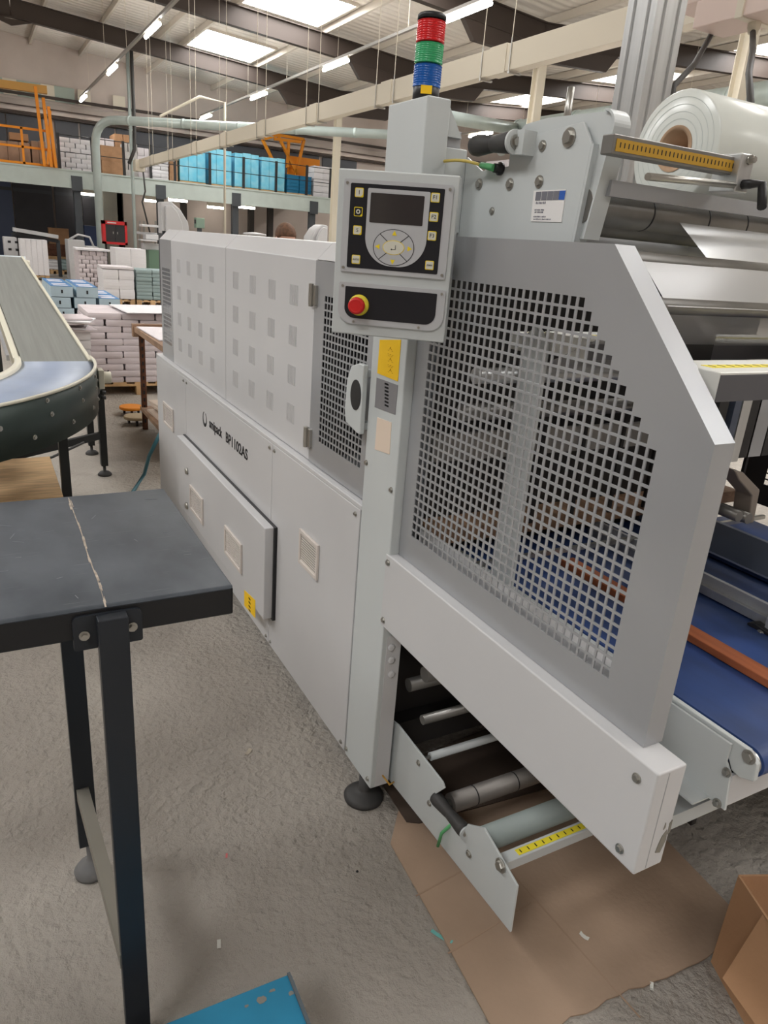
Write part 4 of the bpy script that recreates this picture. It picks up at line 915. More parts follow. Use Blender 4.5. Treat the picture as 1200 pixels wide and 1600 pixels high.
def bundle(name, x0, x1, y0, y1, z0, z1, m, label, cat, group):
    # slightly slumped stack of sheets; alike pieces share mesh data
    key_ = m.name
    if key_ not in proto:
        g = MB(); vs = []; L_ = 3
        for j in range(L_ + 1):
            e = 0 if j in (0, L_) else .012
            vs += [(-.5 - e, -.5 - e, j / L_), (.5 + e, -.5 - e, j / L_), (.5 + e, .5, j / L_), (-.5 - e, .5, j / L_)]
        fs = [(3, 2, 1, 0), tuple(4 * L_ + i for i in range(4))] + [(4 * j + i, 4 * j + (i + 1) % 4, 4 * j + 4 + (i + 1) % 4, 4 * j + 4 + i) for j in range(L_) for i in range(4)]
        me = bpy.data.meshes.new(name); me.from_pydata(vs, [], fs); me.materials.append(m); proto[key_] = me
    o = bpy.data.objects.new(name, proto[key_]); COL.objects.link(o)
    o.location = ((x0 + x1) / 2, (y0 + y1) / 2, z0); o.scale = (x1 - x0, y1 - y0, z1 - z0); ORG[o.name] = o.location.copy()
    return tag(o, label, cat, group)
random.seed(11)
ORDN = ('bottom', 'second', 'third', 'fourth', 'fifth', 'sixth', 'seventh', 'eighth', 'ninth', 'tenth', 'eleventh')
def where(k, nz, i, n, j=0, ny=1):
    L_ = 'top layer' if k == nz - 1 else ('bottom layer' if k == 0 else ORDN[k] + ' layer up')
    C_ = '' if n == 1 else (' left' if i == 0 else ' right') if n == 2 else ' leftmost' if i == 0 else ' rightmost' if i == n - 1 else ' middle' if n == 3 else ' %s from left' % ORDN[i]
    R_ = '' if ny == 1 else (' front row' if j == 0 else ' rear row')
    return ', ' + L_ + C_ + R_
def stack(x0, x1, y0, y1, z0, z1, nx, ny, nz, m, name, label, cat, group, gap=.006, shift=True, hidden=True):
    hz = (z1 - z0) / nz
    for k in range(nz):
        cols = nx + (1 if shift and k % 2 else 0)
        w_ = (x1 - x0) / nx
        ed = [x0] + [x0 + w_ * (i + (.5 if cols > nx else 1)) for i in range(cols - 1)] + [x1]
        for j in range(ny):
            if hidden and 0 < j < ny - 1 and k < nz - 1: continue
            for i in range(cols):
                dy = random.uniform(-.014, .014); d_ = (y1 - y0) / ny
                bundle(name, ed[i] + gap + random.uniform(-.003 if i == 0 else 0, .012), ed[i + 1] - random.uniform(0, .014), y0 + j * d_ + dy + gap, y0 + (j + 1) * d_ + dy - .002, z0 + k * hz, z0 + (k + 1) * hz - .003, m, label + where(k, nz, i, cols, j, ny), cat, group)
PINK = mat('pinkish white paper', (216, 206, 208), .8, var=.06, vs=2, stretch=(1, 1, 60))
WPAP = mat('bright white paper', (232, 230, 232), .75, var=.05, vs=3, stretch=(1, 1, 50))
GPAP = mat('grey green printed stack', (150, 168, 168), .7, var=.12, vs=3, stretch=(1, 1, 30))
pallet(.90, 1.85, 7.55, 8.35, 0, 'wooden pallet under the tall pinkish paper stack')
stack(.90, 1.85, 7.55, 8.35, .13, .80, 3, 2, 11, PINK, 'paper_bundle', 'pinkish paper bundle in big stack by conveyor', 'paper bundle', 'bundles of the big paper stack')
g = MB(); z = .80
g.prism([(1.25, 7.45), (1.95, 7.5), (1.95, 8.3), (1.2, 8.2)], 'Z', z + .012, z + .02); tag(g.build('cover_sheet', WPAP), 'loose white sheet lying on the big paper stack', 'paper sheet')
# loose sheets on the left of the big stack
for i in range(7):
    a_ = random.uniform(-.3, .3); cx_, cy_ = .72 + random.uniform(-.05, .05), 7.2 + random.uniform(-.15, .15)
    u = V(math.cos(a_), math.sin(a_), 0); v = V(-u.y, u.x, 0); z = .70 + i * .016; Q = [V(cx_, cy_, 0) + u * (.13 * s) + v * (.18 * t) for s, t in ((-1, -1), (1, -1), (1, 1), (-1, 1))]
    tag(MB().prism([(p.x, p.y) for p in Q], 'Z', z, z + .012).build('magazine', WPAP if i % 2 else PINK), ('lowest', 'second lowest', 'third lowest', 'middle', 'third highest', 'second highest', 'topmost')[i] + ' loose printed magazine beside the big paper stack', 'magazine', 'loose magazines')
stack(.58, .86, 7.02, 7.42, .13, .70, 1, 1, 7, WPAP, 'paper_bundle', 'white bundle under the loose magazines', 'paper bundle', 'bundles under loose magazines', shift=False)
pallet(.55, .88, 7.0, 7.45, 0, 'narrow wooden pallet under the loose magazines', n=3)
# light blue boxes behind the inclined belt
LBOX = mat('pale blue box', (178, 198, 208), .6, var=.06, vs=5); LTOP = mat('printed blue lid', (62, 122, 176), .5)
pallet(.72, 1.55, 9.6, 10.9, 0, 'wooden pallet under the pale blue boxes')
for k in range(6):
    for i in range(3):
        for j in range(2):
            if k == 5 and i == 2: continue
            xx = .74 + i * .28 + (.03 if k % 2 else 0); yy = 9.62 + j * .62; zz_ = .13 + k * .125 - .0
            o = MB().box(xx, xx + .24, yy, yy + .58, zz_, zz_ + .118)
            b_ = tag(o.build('storage_box', LBOX), 'pale blue box in block behind inclined belt' + where(k, 6, i, 3, j, 2), 'box', 'pale blue boxes on a pallet')
            MB().box(xx + .11, xx + .13, yy - .002, yy, zz_ + .04, zz_ + .08).build('handle_slot', INK, b_)
            if k == 5 or (k == 4 and i == 2):
                MB().box(xx, xx + .24, yy, yy + .58, zz_ + .118, zz_ + .122).build('lid', LTOP, b_)
                for q_ in range(2): MB().box(xx + .04, xx + .20, yy + .08 + q_ * .22, yy + .2 + q_ * .22, zz_ + .122, zz_ + .1225).build('lid_print', PAPER, b_)
def block(px0, px1, pyt, y, d, zbase, m, name, lab, cat, nx, nz, group, ny=1, gap=.006, shift=True):
    a = on(px0, pyt, 'Y', y); b = on(px1, pyt, 'Y', y)
    stack(a.x, b.x, y, y + d, zbase, a.z, nx, ny, nz, m, name, lab, cat, group, gap, shift); return a, b
a, b = block(121, 167, 391, 19.8, .9, .14, PINK, 'paper_bundle', 'paper bundle in far tall stack by red cabinet', 'paper bundle', 4, 8, 'bundles of the far tall stack')
pallet(a.x, b.x, 19.8, 20.7, 0, 'wooden pallet under the far tall paper stack near the red cabinet')
tag(MB().prism([(a.x - .05, 19.7), (b.x + .12, 19.75), (b.x + .05, 20.8), (a.x, 20.7)], 'Z', a.z + .01, a.z + .05).build('cover_sheet', WPAP), 'white cover sheet on the far tall paper stack', 'paper sheet')
a, b = block(160, 209, 420, 16.6, .8, .14, WPAP, 'paper_bundle', 'white bundle in squat stack by grey green stack', 'paper bundle', 2, 3, 'bundles of the squat white stack', shift=False)
pallet(a.x, b.x, 16.6, 17.4, 0, 'wooden pallet under the squat white paper stack')
tag(MB().prism([(a.x - .02, 16.58), (b.x, 16.58), (b.x, 17.4), (a.x, 17.4)], 'Z', a.z + .01, a.z + .05).build('cover_sheet', PAPER), 'white cover sheet on the squat paper stack', 'paper sheet')
a, b = block(212, 262, 421, 16.6, .8, .14, GPAP, 'paper_bundle', 'grey green bundle in stack beside hood', 'paper bundle', 2, 8, 'bundles of the grey green stack', shift=False)
pallet(a.x, b.x, 16.6, 17.4, 0, 'wooden pallet under the grey green paper stack')
a, b = block(179, 228, 387, 18.6, .8, .14, WPAP, 'carton', 'bright white carton before the red cabinet', 'carton', 2, 2, 'white cartons before the red cabinet', shift=False)
pallet(a.x, b.x, 18.6, 19.4, 0, 'wooden pallet under the bright white cartons')
for px0, px1, y, nm in ((67, 92, 26.0, 'left'), (93.5, 121, 26.0, 'right')):
    a, b = block(px0, px1, 406, y, .8, .14, WPAP if nm == 'left' else GPAP, 'paper_bundle', 'flat sheets on %s low pallet under mezzanine' % nm, 'paper bundle', 1, 3, 'low sheet stacks ' + nm, shift=False)
    pallet(a.x, b.x, y, y + .8, 0, 'wooden pallet under the %s low sheet stack' % nm)
# wooden pallet pile at the left
pw = [on(20, 703, 'Z', .36), on(98, 757, 'Z', .36)]
pallet(-.75, l3.x - .02, 3.72, 4.42, .14, 'pale wooden pallet lying on top beneath the curved conveyor', h=.15, n=5)
pallet(-.75, l3.x - .03, 3.75, 4.4, 0, 'darker wooden pallet at the bottom beneath the curved conveyor', n=5, m=mat('darker pallet wood', (150, 112, 80), .8, var=.3, vs=5, stretch=(1, 8, 1)))
tag(MB().box(-.75, l3.x - .012, 3.7, 4.42, .292, .318).build('plywood_sheet', WOOD, bevel=.002), 'pale plywood board on the pallets at the left edge', 'board')
# rusty workbench
rb = thing('workbench', 'rusty slotted angle workbench between paper stack and machine', 'workbench', (1.3, 6.0, 0))
for x, y in ((1.12, 6.15), (1.12, 5.2), (1.75, 6.15), (1.75, 5.2)):
    g = MB(); g.box(x, x + .04, y, y + .004, 0, .80).box(x, x + .004, y, y + .04, 0, .80); lg = g.build('leg', RUST, rb)
    g = MB()
    for k in range(12): g.box(x - .001, x, y + .012, y + .026, .06 + k * .06, .09 + k * .06).box(x + .012, x + .026, y - .001, y, .06 + k * .06, .09 + k * .06)
    g.build('leg_slots', DARK, lg)
MB().box(1.09, 1.85, 5.1, 6.25, .80, .84).build('tabletop', mat('brown bench board', (158, 128, 104), .75, var=.3, vs=7), rb)
MB().box(1.08, 1.86, 6.2, 6.26, .76, .86).build('edge_board', mat('brown bench board', (0, 0, 0)), rb)
MB().box(1.11, 1.8, 5.15, 6.2, .16, .19).build('shelf', mat('brown bench board', (0, 0, 0)), rb)
for i in range(5):
    z = .192 + i * .018; a_ = random.uniform(-.2, .2)
    u = V(math.cos(a_), math.sin(a_), 0); v = V(-u.y, u.x, 0); c_ = V(1.32 + random.uniform(-.04, .04), 5.75 + random.uniform(-.1, .1), 0)
    Q = [c_ + u * (.17 * s) + v * (.25 * t) for s, t in ((-1, -1), (1, -1), (1, 1), (-1, 1))]
    tag(MB().prism([(p.x, p.y) for p in Q], 'Z', z, z + .016).build('folded_cardboard', mat('pale folded card', (206, 188, 172), .8)), ('lowest', 'second lowest', 'middle', 'second highest', 'topmost')[i] + ' flattened pale cardboard on the rusty bench shelf', 'cardboard', 'cardboard on the bench shelf')
tag(MB().prism([(1.12, 5.4), (1.6, 5.35), (1.62, 6.1), (1.1, 6.15)], 'Z', .842, .85).build('cover_sheet', PAPER), 'white sheet lying on the rusty workbench', 'paper sheet')
# orange round castor plates on the floor
for i, (px, py, m) in enumerate(((205, 637, ORANGE), (213, 652, mat('dusty beige plate', (176, 158, 128), .7)))):
    p = on(px, py, 'Z', .06); d_ = thing('plant_trolley', ('orange', 'dusty beige')[i] + ' round castor trolley on the floor by the rusty bench', 'trolley', (p.x, p.y, 0))
    MB().lathe([(.10, .05), (.105, .06), (.10, .075)], (p.x, p.y, 0), (0, 0, 1), 24).build('disc', m, d_)
    for k in range(3):
        t = k * 2.1 + .4; MB().cyl((p.x + .07 * math.cos(t) - .008, p.y + .07 * math.sin(t), .024), (p.x + .07 * math.cos(t) + .008, p.y + .07 * math.sin(t), .024), .024, 12).build('castor', DARK, d_)
# ================================================================ overhead
XT, ZT = 4.55, 3.3
tr_ = thing('cable_trunking', 'long cream cable trunking hung across the hall', 'cable trunking', (XT, 12, ZT))
for k in range(10):
    y0 = 2.0 + k * 2.2; MB().box(XT - .06, XT + .06, y0, min(24, y0 + 2.19), ZT - .11, ZT + .11).build('trunking_length', CREAM, tr_, .004)
for k in range(1, 10):
    y0 = 2.0 + k * 2.2; g = MB(); g.box(XT - .068, XT + .068, y0 - .13, y0 + .13, ZT - .118, ZT + .118); g.build('joint_cover', CREAM, tr_)
    for dy in (-.2, .25):
        g = MB(); g.box(XT - .071, XT - .066, y0 + dy - .006, y0 + dy + .006, ZT - .14, ZT + .15).box(XT - .07, XT + .07, y0 + dy - .015, y0 + dy + .015, ZT - .135, ZT - .12); g.build('hanger', STEEL, tr_)
        MB().cyl((XT - .068, y0 + dy, ZT + .14), (XT - .068, y0 + dy, zb(XT) + .6), .004, 6).build('hanger_wire', CREAM, tr_)
end = MB().box(XT - .16, XT + .1, 23.6, 24.0, ZT - .2, ZT + .1).build('end_box', CREAM, tr_, .01)
PINKB = mat('pinkish tap off box', (226, 206, 196), .5)
for px, py, y, pts in ((1128, 12, 3.35, ((1108, 60), (1085, 100), (1052, 135))), (1178, 42, 2.85, ((1176, 80), (1170, 115), (1173, 160)))):
    p = on(px, py, 'Y', y)
    bx_ = MB().box(p.x - .12, p.x + .12, y - .28, y + .28, p.z + .02, p.z + .14).build('tap_off_box', PINKB, tr_, .006)
    MB().box(p.x - .13, p.x + .13, y - .02, y + .02, p.z + .015, p.z + .15).build('box_band', CREAM, bx_)
    MB().lathe([(.03, 0), (.03, .035), (.022, .06)], (p.x, y, p.z + .03), (0, 0, -1), 16).build('gland', CREAM, bx_)
    pp = [V(p.x, y, p.z - .02)] + [on(x, yy, 'Y', y - .22 * (i + 1)) for i, (x, yy) in enumerate(pts)]
    pp.append(pp[-1] + V(0, -.05, -.4))
    MB().tube(pp, .014, 10).build('power_cable', CABLE, bx_)
# vertical conduit with black cables at the far trunking end
vx, vy = on(206, 250, 'Y', 24.2).x, 24.2
vt = thing('cable_drop', 'vertical conduit and black cables dropping at the far trunking end', 'conduit', (vx, vy, 0))
MB().cyl((vx, vy, 0), (vx, vy, 6.5), .05, 10).build('conduit', DUCT, vt)
MB().tube([(vx + .1, vy - .05, 6.4), (vx + .1, vy - .05, 4.4), (vx + .08, vy - .08, 3.7), (vx - .1, vy - .1, 3.3)], .05, 8).build('cable_bundle', CABLE, vt)
MB().tube([(vx + .3, vy, 3.3), (vx + .35, vy, 2.6), (vx + .25, vy, 2.3), (vx + .5, vy, 1.2)], .025, 8).build('cable_bundle', CABLE, vt)
# light rails
TUBEM = mat('lit tube', (255, 251, 245), .4, emit=TUBE)
for xi, (xr, ys_) in enumerate(((3.48, (26.6, 21.2, 16.5, 11.4, 6.4, 1.4, -3.6)), (7.25, (26.6, 21.3, 16.3, 11.3, 6.3, 1.3, -3.7)), (14.6, (26.6, 21.3, 16.3, 11.3, 6.3)))):
    lr = thing('light_rail', ('grey light rail with tube lamps on the left', 'grey light rail with tube lamps over the machine', 'grey light rail with tube lamps far on the right', 'grey light rail overhead behind the camera')[xi], 'light rail', (xr, 12, 5.2))
    MB().box(xr - .03, xr + .03, -8, 27.2, 5.22, 5.27).build('rail', mat('grey rail', (150, 146, 140), .5), lr)
    for k in range(-6, 26, 3):
        MB().cyl((xr, k + 1.2, 5.27), (xr, k + 1.2, zb(xr) + .6), .004, 6).build('hanger_wire', CREAM, lr)
    for y in ys_:
        d = MB().box(xr - .018, xr + .018, y - .65, y + .65, 5.17, 5.22).build('lamp_housing', CREAM, lr)
        MB().cyl((xr, y - .62, 5.14), (xr, y + .62, 5.14), .036, 12).build('tube', TUBEM, d)
# round ducts
def elbow(a, b, c, r=.5, n=6):
    a, b, c = map(Vector, (a, b, c)); p = b + (a - b).normalized() * r; q = b + (c - b).normalized() * r
    return [p.lerp(b, t / n).lerp(b.lerp(q, t / n), t / n) for t in range(n + 1)]
YV = 24.3
A0_ = on(155, 330, 'Y', YV); A1 = V(A0_.x, YV, on(175, 190, 'Y', YV).z); ZV = A1.z; B1 = on(640, 212, 'Z', ZV)
du = thing('exhaust_duct', 'galvanised exhaust duct bending down in front of the mezzanine', 'duct', (A1.x, YV, 0))
MB().tube([(A1.x, YV, 0)] + elbow((A1.x, YV, .6), A1, B1, .7) + [B1], .115, 14).build('pipe', DUCT, du)
for t in (.12, .3, .48, .66, .84):
    p = A1.lerp(B1, t); d = (B1 - A1).normalized(); MB().lathe([(.125, -.04), (.125, .04)], p, d, 16).build('pipe_collar', DUCT, du)
C0 = on(812, 203, 'Z', ZV); C1 = on(1200, 148, 'Z', ZV); d = (C1 - C0)
du2 = thing('exhaust_duct', 'wide galvanised duct rising behind the film roll', 'duct', (C0.x, C0.y, 4.5))
MB().cyl(C0, C0 + d * 1.6, .21, 20).build('pipe', DUCT, du2)
for t in (.0, .3, .6, .9): MB().lathe([(.225, -.04), (.225, .04)], C0 + d * t, d, 20).build('pipe_collar', DUCT, du2)
D0 = on(672, 178, 'Y', C0.y - 1.2); MB().cyl(D0, C0, .13, 16).build('branch_pipe', DUCT, du2)
MB().cyl(C0, B1 + V(3, 0, 0), .14, 16).build('branch_pipe', DUCT, du2)
# slim conduit frame hung in mid air
p0, p1, p2 = on(250, 182, 'Y', 22), on(312, 151, 'Y', 22), on(351, 160, 'Y', 22)
tag(MB().tube([p0, p1, p2, V(p2.x, 22, 0)], .035, 8).build('conduit', CREAM), 'thin cream conduit with bend dropping in front of the mezzanine', 'conduit')
# aluminium mast behind the hood
g = MB(); xa_, xb_ = 2.29, 2.44; y_ = 2.3
P = []
for (x0, y0, x1, y1) in ((xa_, y_, xb_, y_), (xb_, y_, xb_, y_ + .15), (xb_, y_ + .15, xa_, y_ + .15), (xa_, y_ + .15, xa_, y_)):
    dx, dy = (x1 - x0), (y1 - y0); nx_, ny_ = -dy / .15, dx / .15
    for t, e in ((0, 0), (.2, 0), (.22, .008), (.3, .008), (.32, 0), (.68, 0), (.70, .008), (.78, .008), (.8, 0)):
        P.append((x0 + dx * t + nx_ * e, y0 + dy * t + ny_ * e))
tag(MB().prism(P, 'Z', 0, 3.3).build('aluminium_mast', ALU), 'tall grooved aluminium mast behind the film roll', 'mast')
p = on(885, 190, 'X', 1.06); tagp = MB().cyl((1.06, p.y, p.z - .03), (1.06, p.y, p.z + .06), .007, 12).build('vertical_rod', STEEL, mc)
# ================================================================ mezzanine
YM, ZD = 25.0, 2.975
MZ = mat('pale green grey steel', (186, 196, 190), .5, var=.05)
mz = thing('mezzanine', 'pale grey steel mezzanine platform along the back wall', 'mezzanine', (8, YM, 0))
x0 = -1.5; x1 = on(524, 320, 'Y', YM).x
MB().box(x0, x1, YM - .08, YM + .08, ZD - .46, ZD).build('edge_beam', MZ, mz)
MB().box(x0, x1, YM - .1, YM + .12, ZD, ZD + .04).build('edge_trim', MZ, mz)
MB().box(x0, x1, YM + .08, YB - .02, ZD - .08, ZD).build('deck', mat('dark deck underside', (120, 118, 114), .7), mz)
for k in range(10):
    x = x0 + .6 + k * (x1 - x0 - 1) / 9.5; MB().box(x - .04, x + .04, YM + .1, YB - .1, ZD - .28, ZD - .08).build('joist', MZ, mz)
DG = mat('dark grey column', (74, 78, 82), .5, .2)
for px in (122, 251, 368, 489):
    p = on(px, 320, 'Y', YM); MB().box(p.x - .1, p.x + .1, YM - .02, YM + .18, 0, ZD - .30).build('column', DG, mz); MB().box(p.x - .15, p.x + .15, YM - .11, YM - .08, ZD - .52, ZD - .12).build('end_plate', DG, mz)
for px in (188, 287, 392, 422): 
    p = on(px, 340, 'Y', YB - .6); MB().box(p.x - .1, p.x + .1, YB - .7, YB - .5, 0, ZD - .1).build('column', mat('brown dark column', (66, 62, 60), .6), mz)
BK = mat('black rail post', (40, 40, 42), .5)
pr_ = None
for px, py in ((92, 236), (144, 238), (193, 240), (235, 243), (273, 246), (328, 247), (381, 254), (432, 261), (480, 268), (517, 273)):
    p = on(px, py, 'Y', YM); MB().box(p.x - .035, p.x + .035, YM - .02, YM + .05, ZD + .04, ZD + .98).build('rail_post', BK, mz)
for z in (ZD + .95, ZD + .5): 
    xa0 = on(90, 230, 'Y', YM).x; MB().cyl((xa0, YM, z), (x1, YM, z), .011, 8).build('rail_cable', BK, mz)
# orange rail and lift gate at the left of the mezzanine
xo = on(84, 240, 'Y', YM).x
og = thing('safety_railing', 'orange safety railing at the left end of the mezzanine', 'railing', (xo - 1.5, YM, ZD + .04))
for z in (ZD + .08, ZD + .5, ZD + .98): MB().bar((xo - 3, YM, z), (xo, YM, z), .06, .06).build('rail', ORANGE, og)
for x in (xo - 1.7, xo - .8, xo - .02): MB().bar((x, YM, ZD + .04), (x, YM, ZD + 1.0), .06, .06).build('post', ORANGE, og)
gt = thing('lift_gate_post', 'tall orange gate post at the end of the orange railing', 'gate post', (xo - .1, YM - .12, ZD + .04))
for dx, h in ((-.28, 2.05), (-.1, 1.8), (.02, 1.6)): MB().bar((xo + dx, YM - .14, ZD + .04), (xo + dx - .08, YM - .14, ZD + h), .08, .08).build('upright', ORANGE, gt)
MB().bar((xo - .2, YM - .14, ZD + .1), (xo - .02, YM - .14, ZD + 1.5), .06, .05).build('brace', ORANGE, gt)
p = on(0, 132, 'Y', YM + .5); q = on(73, 141, 'Y', YM + .5); tag(MB().bar(p - V(1, 0, 0), q, .2, .2).build('lift_beam', mat('ochre beam', (206, 158, 86), .6)), 'ochre lift beam above the orange railing', 'beam')
# orange tipping frame on the right of the mezzanine
tf = thing('pallet_gate', 'orange swing pallet gate behind the blue stacks', 'gate', (on(455, 270, 'Y', YM + 1.2).x, YM + 1.2, ZD))
T = lambda x, y, yy=YM + 1.6: on(x, y, 'Y', yy)
for a, b in (((410, 218), (432, 262)), ((410, 218), (434, 211)), ((434, 211), (475, 218)), ((434, 211), (464, 272)), ((475, 218), (463, 272)), ((451, 222), (449, 262)), ((428, 217), (470, 222))):
    MB().bar(T(*a), T(*b), .09, .09).build('tube', ORANGE, tf)
a, b = T(450, 243, YM + 1.8), T(499, 274, YM + 1.8); MB().box(a.x, b.x, YM + 1.8, YM + 1.86, ZD, a.z).build('panel', ORANGE, tf)
for x in (432, 463): MB().bar(T(x, 262), V(T(x, 262).x, YM + 1.6, ZD), .09, .09).build('tube', ORANGE, tf)
# goods on the mezzanine
SHB = mat('blue shrink wrap', (112, 200, 228), .25, var=.12, vs=5, col2=(150, 216, 236))
SHW = mat('clear wrap grey', (200, 196, 192), .3, var=.12, vs=6)
def goods(px0, px1, pyt, y, d, m, name, lab, cat, seams=2, lid=None, grp=None):
    a = on(px0, pyt, 'Y', y); b = on(px1, pyt, 'Y', y)
    t = thing(name, lab, cat, ((a.x + b.x) / 2, y + d / 2, ZD), grp)
    W_ = (b.x - a.x); n = max(1, seams); H_ = a.z - ZD - .1
    for k in range(n):
        xk = a.x + W_ * k / n; e = random.uniform(0, .05)
        MB().box(xk, xk + W_ / n - .004, y, y + d, ZD + .1, a.z - e).build('wrapped_block', m, t, .02)
    MB().box(a.x, b.x, y, y + d, ZD, ZD + .1).build('pallet_base', WOOD, t)
    return t
for px0, px1, pyt, lab in ((280, 321, 228, 'leftmost'), (326, 362, 231, 'second from left'), (367, 405, 237, 'third from left'), (409, 446, 243, 'rightmost')):
    goods(px0, px1, pyt, YM + 0.3, 1.0, SHB, 'wrapped_pallet_load', 'tall blue shrink wrapped pallet load on the mezzanine, %s of four' % lab, 'pallet load', 3, grp='blue wrapped loads')
g5 = thing('crate_stack_base', 'low pallet under the dark blue crates on the mezzanine', 'pallet', (on(470, 290, 'Y', YM + 0.3).x, YM + 0.7, ZD))
a = on(449, 272, 'Y', YM + 0.3); b = on(488, 272, 'Y', YM + 0.3); MB().box(a.x, b.x, YM + 0.3, YM + 1.1, ZD, ZD + .1).build('plank', WOOD, g5)
DB = mat('dark blue crate', (30, 116, 156), .45)
hz = (a.z - ZD - .1) / 5
for k in range(5):
    for i in range(2):
        w_ = (b.x - a.x) / 2; xx = a.x + i * w_ + .01; z = ZD + .1 + k * hz
        g = MB(); g.box(xx, xx + w_ - .03, YM + .32, YM + .95, z, z + hz * .8); g.box(xx - .012, xx + w_ - .018, YM + .30, YM + .97, z + hz * .8, z + hz * .97)
        tag(g.build('plastic_crate', DB), 'dark blue plastic crate under the orange gate' + where(k, 5, i, 2), 'crate', 'dark blue crates')
block2 = on(491, 258, 'Y', YM + 0.3); b = on(519, 258, 'Y', YM + 0.3)
for k in range(5):
    for i in range(2):
        w_ = (b.x - block2.x) / 2; h_ = (block2.z - ZD) / 5
        bundle('white_carton', block2.x + i * w_ + .01, block2.x + (i + 1) * w_, YM + 0.3, YM + 0.9, ZD + .002 + k * h_, ZD + (k + 1) * h_ - .01, WPAP, 'white carton at right end of mezzanine' + where(k, 5, i, 2), 'carton', 'white cartons on the mezzanine')
def mstack(px0, px1, pyt, y, nx, nz, m, name, lab, cat, grp, d=.8):
    a = on(px0, pyt, 'Y', y); b = on(px1, pyt, 'Y', y); stack(a.x, b.x, y, y + d, ZD + .005, a.z, nx, 1, nz, m, name, lab, cat, grp, .01, nz > 3)
mstack(91, 141, 213, YM + 0.5, 3, 7, WPAP, 'paper_bundle', 'white bundle beside orange gate post', 'paper bundle', 'white bundles on the mezzanine')
mstack(157, 192, 226, YM + 0.4, 1, 2, CARD, 'carton', 'large plain brown carton behind bent duct', 'carton', 'brown cartons behind the duct')
goods(-8, 46, 217, YM + 0.7, .9, mat('wrapped brown cartons', (178, 146, 122), .4, var=.2, vs=4), 'wrapped_pallet_load', 'brown carton load behind the orange railing at the left edge', 'pallet load', 3)
goods(48, 71, 218, YM + 0.7, .9, mat('wrapped brown cartons', (0, 0, 0)), 'wrapped_pallet_load', 'brown carton load behind the orange railing beside the gate post', 'pallet load', 2)
a = on(14, 206, 'Y', YM + 0.9); tag(MB().box(a.x, a.x + .5, YM + 0.9, YM + 1.4, on(20, 217, 'Y', YM + 0.7).z + .001, a.z).build('carton', CARD), 'small brown carton on top of the leftmost carton load', 'carton')
mstack(194, 214, 222, YM + 0.5, 2, 4, SHW, 'carton', 'pale wrapped carton beside large brown carton', 'carton', 'pale cartons on the mezzanine')
mstack(214, 236, 230, YM + 0.5, 1, 4, PAPER, 'paper_bundle', 'pale bundle left of slumped white stack', 'paper bundle', 'pale bundles on the mezzanine')
mstack(237, 263, 246, YM + 0.3, 1, 6, WPAP, 'paper_bundle', 'white bundle in slumped stack left of blue loads', 'paper bundle', 'slumped white bundles')
mstack(264, 277, 240, YM + 0.3, 1, 3, CARD, 'carton', 'narrow brown carton left of first blue load', 'carton', 'narrow brown cartons')
a = on(245, 236, 'Y', YM + 0.9); b = on(256, 246, 'Y', YM + 0.9)
mstack(178, 205, 208, YM + 1.8, 2, 3, CARD, 'carton', 'back row brown carton above plain cartons', 'carton', 'back row brown cartons', 1.0)
mstack(148, 178, 214, YM + 1.8, 2, 3, PAPER, 'paper_bundle', 'back row pale bundle behind bent duct', 'paper bundle', 'back row pale bundles', 1.0)
# dark band of panels and pipes on the back wall
DP = mat('dark grey wall panel', (84, 86, 92), .55)
k = 0
for px0, px1 in ((-60, 9), (11, 68), (86, 122), (125, 178), (181, 260), (263, 340), (343, 420), (424, 500), (506, 560)):
    a = on(px0, 200, 'Y', YB - .05); b = on(px1, 200, 'Y', YB - .05); k += 1
    st(MB().box(a.x, b.x, YB - .08, YB - .01, 3.0, 4.68).build('trim_%d' % k, DP), 'dark grey upper wall panel')
for z, r, m in ((4.85, .05, WALL), (5.05, .08, mat('grey wall pipe', (170, 160, 152), .6)), (5.3, .04, RAFT), (4.72, .03, RAFT)):
    k += 1; st(MB().bar((-3, YB - .15, z), (28, YB - .15, z), .12, r * 2).build('trim_%d' % k, m), 'pipe run along the back wall')
p = on(0, 146, 'Y', YB - .1); q = on(117, 155, 'Y', YB - .1)
wn = st(MB().box(p.x - 1, q.x, YB - .1, YB - .02, q.z - .15, q.z + .3).build('window_30', mat('greenish glazing', (168, 182, 172), .3)), 'low strip window in the back wall')
for i in range(5): MB().box(p.x - 1 + i * 1.1, p.x - .6 + i * 1.1, YB - .12, YB - .1, q.z - .15, q.z + .3).build('mullion', CREAM, wn)
